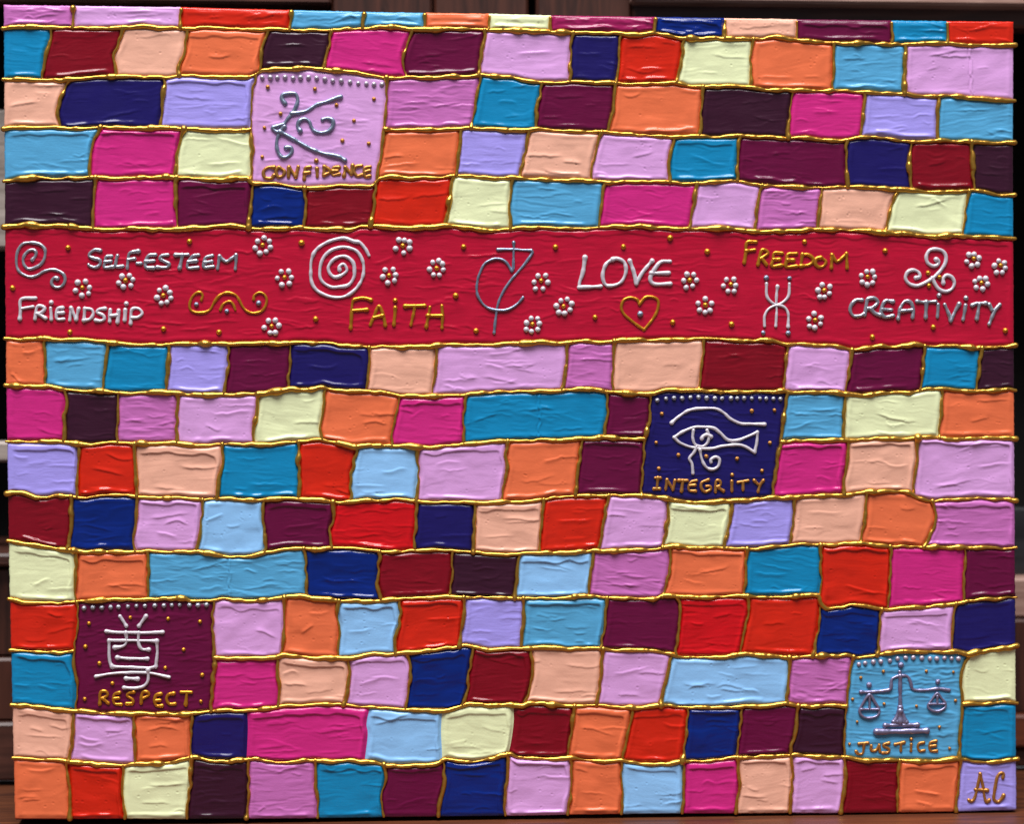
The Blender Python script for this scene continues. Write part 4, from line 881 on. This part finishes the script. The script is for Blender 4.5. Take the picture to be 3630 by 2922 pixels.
FLOWERS = [
 ('B1',(2008,365),[(2020,310),(2060,335),(2068,382),(2035,415),(1987,428),(1952,388),(1970,335)]),
 ('B1',(632,690),[(597,650),(657,643),(687,690),(680,735),(628,750),(580,713)]),
 ('B1',(962,635),[(935,603),(992,598),(1018,628),(1003,675),(945,685),(910,655)]),
 ('B1',(1250,750),[(1220,710),(1268,692),(1300,727),(1308,770),(1278,802),(1235,810),(1202,767)]),
 ('B2',(137,985),[(113,943),(165,940),(192,980),(165,1035),(125,1035),(80,997)]),
 ('B2',(235,612),[(210,567),(267,565),(288,612),(272,660),(215,670),(180,618)]),
 ('B2',(1138,370),[(1108,325),(1150,328),(1190,342),(1190,390),(1145,425),(1083,393)]),
 ('B2',(1033,597),[(1003,553),(1065,550),(1083,593),(1075,637),(1023,655),(985,608)]),
 ('B2',(1397,542),[(1367,497),(1413,485),(1440,508),(1447,553),(1417,595),(1372,593),(1342,550)]),
 ('B3',(253,637),[(230,600),(288,597),(305,650),(268,700),(210,700),(200,648)]),
 ('B3',(425,833),[(405,790),(453,778),(487,812),(475,860),(433,887),(388,880),(370,830)]),
 ('B3',(187,970),[(178,925),(227,927),(240,965),(228,1010),(180,1025),(140,1010),(143,960)]),
 ('B3',(1388,633),[(1367,588),(1418,590),(1440,633),(1410,678),(1360,690),(1342,637)]),
 ('B3',(1702,665),[(1668,628),(1725,625),(1738,673),(1727,718),(1680,718),(1645,677)]),
 ('B3',(1507,823),[(1507,775),(1555,810),(1543,865),(1505,880),(1463,862),(1452,810)]),
 ('B4',(625,710),[(610,668),(668,682),(665,735),(628,762),(592,762),(578,710)]),
 ('B4',(957,607),[(950,567),(995,567),(1010,607),(995,653),(953,668),(915,648),(908,597)]),
 ('B4',(557,938),[(548,888),(600,920),(597,967),(553,997),(513,985),(507,928)]),
 ('B4',(1767,468),[(1730,438),(1770,435),(1807,463),(1795,513),(1750,525),(1713,492)]),
 ('B4',(1972,520),[(1958,485),(2000,500),(2007,540),(1985,575),(1940,575),(1925,522)]),
 ('B4',(1825,653),[(1812,620),(1858,622),(1872,663),(1835,700),(1785,690),(1775,642)]),
]
for sh, c, pet in FLOWERS:
    fl = dot('flower', 'gold', sh, c, 1.25, None)
    put(fl)
    # petals are children of the gold centre; undo the centre's own placement
    M = Matrix.LocRotScale(fl.location, fl.rotation_euler, fl.scale)
    for p in pet:
        o = dot('petal', 'pearl', sh, p, 1.42, fl)
        o.matrix_parent_inverse = M.inverted()

# --- the four picture squares
def square(k, sh, pearls, pk, pr, golds, gk, gr):
    for p in pearls: dot('pearl', pk, sh, p, pr, PANEL[k])
    for p in golds: dot('gold_dot', gk, sh, p, gr, PANEL[k])

square('1', 'A2', [(65,592),(127,592),(180,592),(240,590),(300,597),(357,593),(418,592),(480,597),(543,605),(603,617),(668,618),(735,627),(798,637),(860,640),(918,645),(978,645)], 'mauve', 1.25,
       [(107,665),(467,680),(918,757),(632,803),(205,870),(765,922),(82,977),(677,1075),(878,1097),(65,1200)], 'copper', 1.0)
symbol('A2', [[(238,790),(215,755),(225,725),(270,715),(320,720),(335,760),(325,810),(290,870),(255,915),(225,960),(200,1010),(180,1060),(175,1110),(185,1160),(215,1200),(255,1200),(290,1165),(285,1130),(245,1130)],
              [(290,870),(400,850),(480,800),(560,775),(630,750),(665,740)],[(225,950),(150,975),(150,990),(190,1010),(235,970)],[(200,1010),(280,1050),(400,1120),(520,1170),(640,1195),(695,1225)],
              [(355,1000),(335,965),(350,925),(390,910),(425,930),(440,970),(470,1005),(520,1015),(575,1000),(605,960),(600,920),(560,905),(525,915)]], STEEL, 1.0, PANEL['1'], 'silver curling strokes like a letter K', 420)
words('A2', [
 ('C', [[(155,1280),(110,1280),(75,1310),(85,1355),(130,1365),(155,1340)]]),
 ('O', [[(190,1280),(170,1310),(185,1350),(220,1345),(235,1310),(205,1285),(190,1280)]]),
 ('N', [[(265,1350),(270,1280)],[(270,1280),(320,1350)],[(320,1350),(340,1275)]]),
 ('F', [[(385,1370),(390,1320),(395,1285),(430,1278)],[(390,1325),(425,1318)]]),
 ('i', [[(483,1290),(485,1350)]], (478,1228)),
 ('D', [[(540,1275),(535,1340)],[(540,1275),(575,1295),(580,1320),(535,1340)]]),
 ('E', [[(650,1280),(610,1280),(600,1310),(605,1340),(655,1330)],[(605,1308),(640,1305)]]),
 ('N', [[(690,1345),(700,1280)],[(700,1280),(745,1330)],[(745,1330),(755,1265)]]),
 ('C', [[(825,1265),(780,1275),(765,1310),(790,1345),(830,1335)]]),
 ('E', [[(890,1275),(850,1285),(845,1320),(850,1350),(885,1345)],[(845,1315),(885,1305)]])], COPPER, .84, PANEL['1'], 430)

square('2', 'C3', [(1140,42),(1207,30),(1268,25),(1330,27),(1393,20),(1455,18),(1517,25),(1580,27),(1635,28),(1703,27),(1750,27),(1803,27),(1862,28),(1925,28),(1972,30),(2027,30),(2080,32)], 'silver', 1.2,
       [(1175,145),(1862,123),(2035,118),(1132,365),(2000,367),(1302,460),(1515,470),(1750,488),(1152,563),(1940,580)], 'copper', 1.05)
symbol('C3', [[(1250,215),(1300,170),(1380,120),(1470,105),(1580,105),(1650,140),(1700,185),(1780,220),(1860,222),(1960,225)],
              [(1270,325),(1330,285),(1420,250),(1490,245),(1570,255),(1620,290),(1680,345),(1760,345),(1840,315),(1905,285)],[(1905,285),(1900,360),(1885,440)],
              [(1270,325),(1310,365),(1380,395),(1460,410),(1560,410),(1650,390),(1780,385),(1885,440)],[(1415,270),(1410,330),(1430,380),(1480,395),(1520,370),(1535,320),(1520,270)],
              (1.05, [(1480,335),(1490,318),(1520,305),(1550,320)]),[(1440,395),(1420,440),(1385,485),(1405,530),(1412,600)],
              [(1465,420),(1480,490),(1510,550),(1560,570),(1605,545),(1615,495),(1585,475),(1550,495),(1550,515)]], PEARL, .76, PANEL['2'], 'white outlined eye with brow and curl', 440)
words('C3', [
 ('I', [[(1125,635),(1165,635)],[(1145,635),(1138,715)],[(1115,718),(1160,718)]]),
 ('N', [[(1205,720),(1215,650)],[(1215,650),(1260,725)],[(1260,725),(1275,655)]]),
 ('T', [[(1305,655),(1370,655)],[(1335,655),(1325,735)]]),
 ('E', [[(1440,655),(1400,665),(1380,700),(1385,730),(1435,735)],[(1385,693),(1430,690)]]),
 ('G', [[(1530,650),(1480,670),(1475,710),(1505,740),(1545,725),(1545,700),(1515,700)]]),
 ('R', [[(1585,740),(1590,660),(1620,660),(1620,690),(1595,705)],[(1600,705),(1645,735)]]),
 ('i', [[(1710,660),(1710,735)]], (1712,612)),
 ('T', [[(1755,670),(1835,655)],[(1795,665),(1795,725)]]),
 ('Y', [[(1880,655),(1910,685)],[(1950,655),(1925,690),(1910,740)]])], COPPER, .74, PANEL['2'], 450)

square('3', 'D1', [(645,75),(712,70),(780,70),(848,68),(908,65),(980,62),(1045,57),(1110,57),(1185,55),(1255,55),(1315,52),(1375,50),(1450,52),(1515,53),(1580,50)], 'silver', 1.2,
       [(683,190),(998,145),(1287,155),(1530,177),(655,368),(1405,390),(762,495),(1265,530),(1547,585),(862,648),(650,768),(1537,787)], 'gold', 1.05)
symbol('D1', [[(920,135),(968,210)],[(1118,135),(1065,210)],[(815,250),(900,258),(1060,262),(1245,258)],[(965,262),(970,320),(950,360),(880,375)],[(1062,262),(1062,340),(1085,385),(1140,390)],
              [(835,320),(950,320),(1090,322),(1200,325)],[(1200,325),(1205,400),(1195,520)],[(1195,520),(1130,530),(1000,525),(860,520)],[(860,520),(840,470),(835,320)],
              [(900,450),(980,458),(1130,460)],[(735,595),(850,575),(1000,565),(1150,570),(1295,600)],[(965,610),(1055,615)],[(1135,545),(1135,620),(1105,665),(1040,685),(950,680)]], PEARL, .74, PANEL['3'], 'white brushed character', 460, .55)
words('D1', [
 ('R', [[(765,805),(770,720),(810,710),(825,740),(780,765)],[(790,765),(830,800)]]),
 ('E', [[(915,720),(880,730),(870,770),(880,805),(930,810)],[(872,765),(910,762)]]),
 ('S', [[(1025,715),(985,725),(975,745),(1015,770),(1015,800),(970,805)]]),
 ('P', [[(1080,800),(1090,720),(1130,715),(1140,740),(1090,765)]]),
 ('E', [[(1230,730),(1195,740),(1185,785),(1200,820),(1240,820)],[(1190,780),(1225,778)]]),
 ('C', [[(1330,725),(1290,735),(1275,770),(1295,805),(1340,805)]]),
 ('T', [[(1385,715),(1465,718)],[(1430,718),(1422,810)]])], GOLDL, .80, PANEL['3'], 470)

square('4', 'D4', [(890,503),(938,493),(1000,485),(1057,482),(1127,475),(1185,460),(1247,453),(1305,452),(1370,455),(1432,460),(1485,460),(1543,455),(1597,458),(1650,460)], 'mauve', 1.25,
       [(905,605),(1077,557),(1405,555),(1612,562),(842,770),(1083,805),(1330,822),(1628,780),(877,942),(1505,982),(818,1112),(1583,1145)], 'copper', .8)
symbol('D4', [[(1203,560),(1205,600)],[(905,715),(980,715),(1080,705),(1130,690),(1140,620),(1170,600),(1210,590),(1260,595),(1285,640),(1305,695),(1390,700),(1490,690),(1580,700)],
              (.95, [(1205,590),(1205,700),(1205,830)]),(1.15, [(1202,830),(1190,880),(1165,935)]),(1.15, [(1208,830),(1222,880),(1240,935)]),(1.3, [(1204,860),(1204,940)]),(1.15, [(1155,942),(1250,942)]),
              (1.1, [(1090,968),(1335,965)]),(1.5, [(1025,1018),(1405,1010)]),
              (.7, [(970,735),(920,800),(895,860),(920,900),(970,912),(1030,895),(1045,850),(1010,790),(970,735)]),(.6, [(970,750),(970,840)]),(.6, [(905,845),(1040,845)]),
              (.7, [(1485,725),(1440,780),(1415,820),(1440,850),(1495,860),(1545,835),(1550,800),(1520,760),(1485,725)]),(.6, [(1487,745),(1487,800)]),(.6, [(1425,805),(1545,805)])], LILACGREY, .84, PANEL['4'], 'grey balance scales', 480)
for p, r in (((1210,507), 1.6), ((968,660), 1.35), ((1492,635), 1.4)): dot('grey_dot', 'lilac', 'D4', p, r, PANEL['4'])
words('D4', [
 ('J', [[(870,1170),(890,1190),(920,1180),(930,1110)],[(890,1110),(960,1103)]]),
 ('U', [[(985,1125),(985,1160),(1020,1160),(1045,1120)],[(1045,1120),(1050,1170)]]),
 ('S', [[(1120,1105),(1085,1115),(1080,1130),(1120,1150),(1115,1175),(1070,1180)]]),
 ('T', [[(1165,1115),(1235,1100)],[(1210,1110),(1210,1165)]]),
 ('i', [[(1290,1115),(1287,1165)]], (1290,1075)),
 ('C', [[(1385,1100),(1350,1110),(1340,1140),(1355,1165),(1390,1160)]]),
 ('E', [[(1480,1090),(1440,1100),(1430,1130),(1440,1165),(1485,1165)],[(1435,1130),(1475,1125)]])], COPPER, .70, PANEL['4'], 490)

# --- the painter's initials on the last lavender patch
last = [o for o in painting.children if o.name.startswith('paint_patch')][-1]
words('D4', [
 ('A', [[(1730,1540),(1750,1550),(1775,1520),(1800,1420),(1815,1340)],[(1815,1340),(1835,1420),(1850,1520),(1865,1555),(1885,1540)],[(1780,1460),(1870,1465)]]),
 ('C', [[(1990,1370),(1995,1340),(1970,1335),(1945,1370),(1930,1450),(1920,1530),(1950,1555),(1980,1530),(1995,1505)]])], COPPER, .78, last, 500)
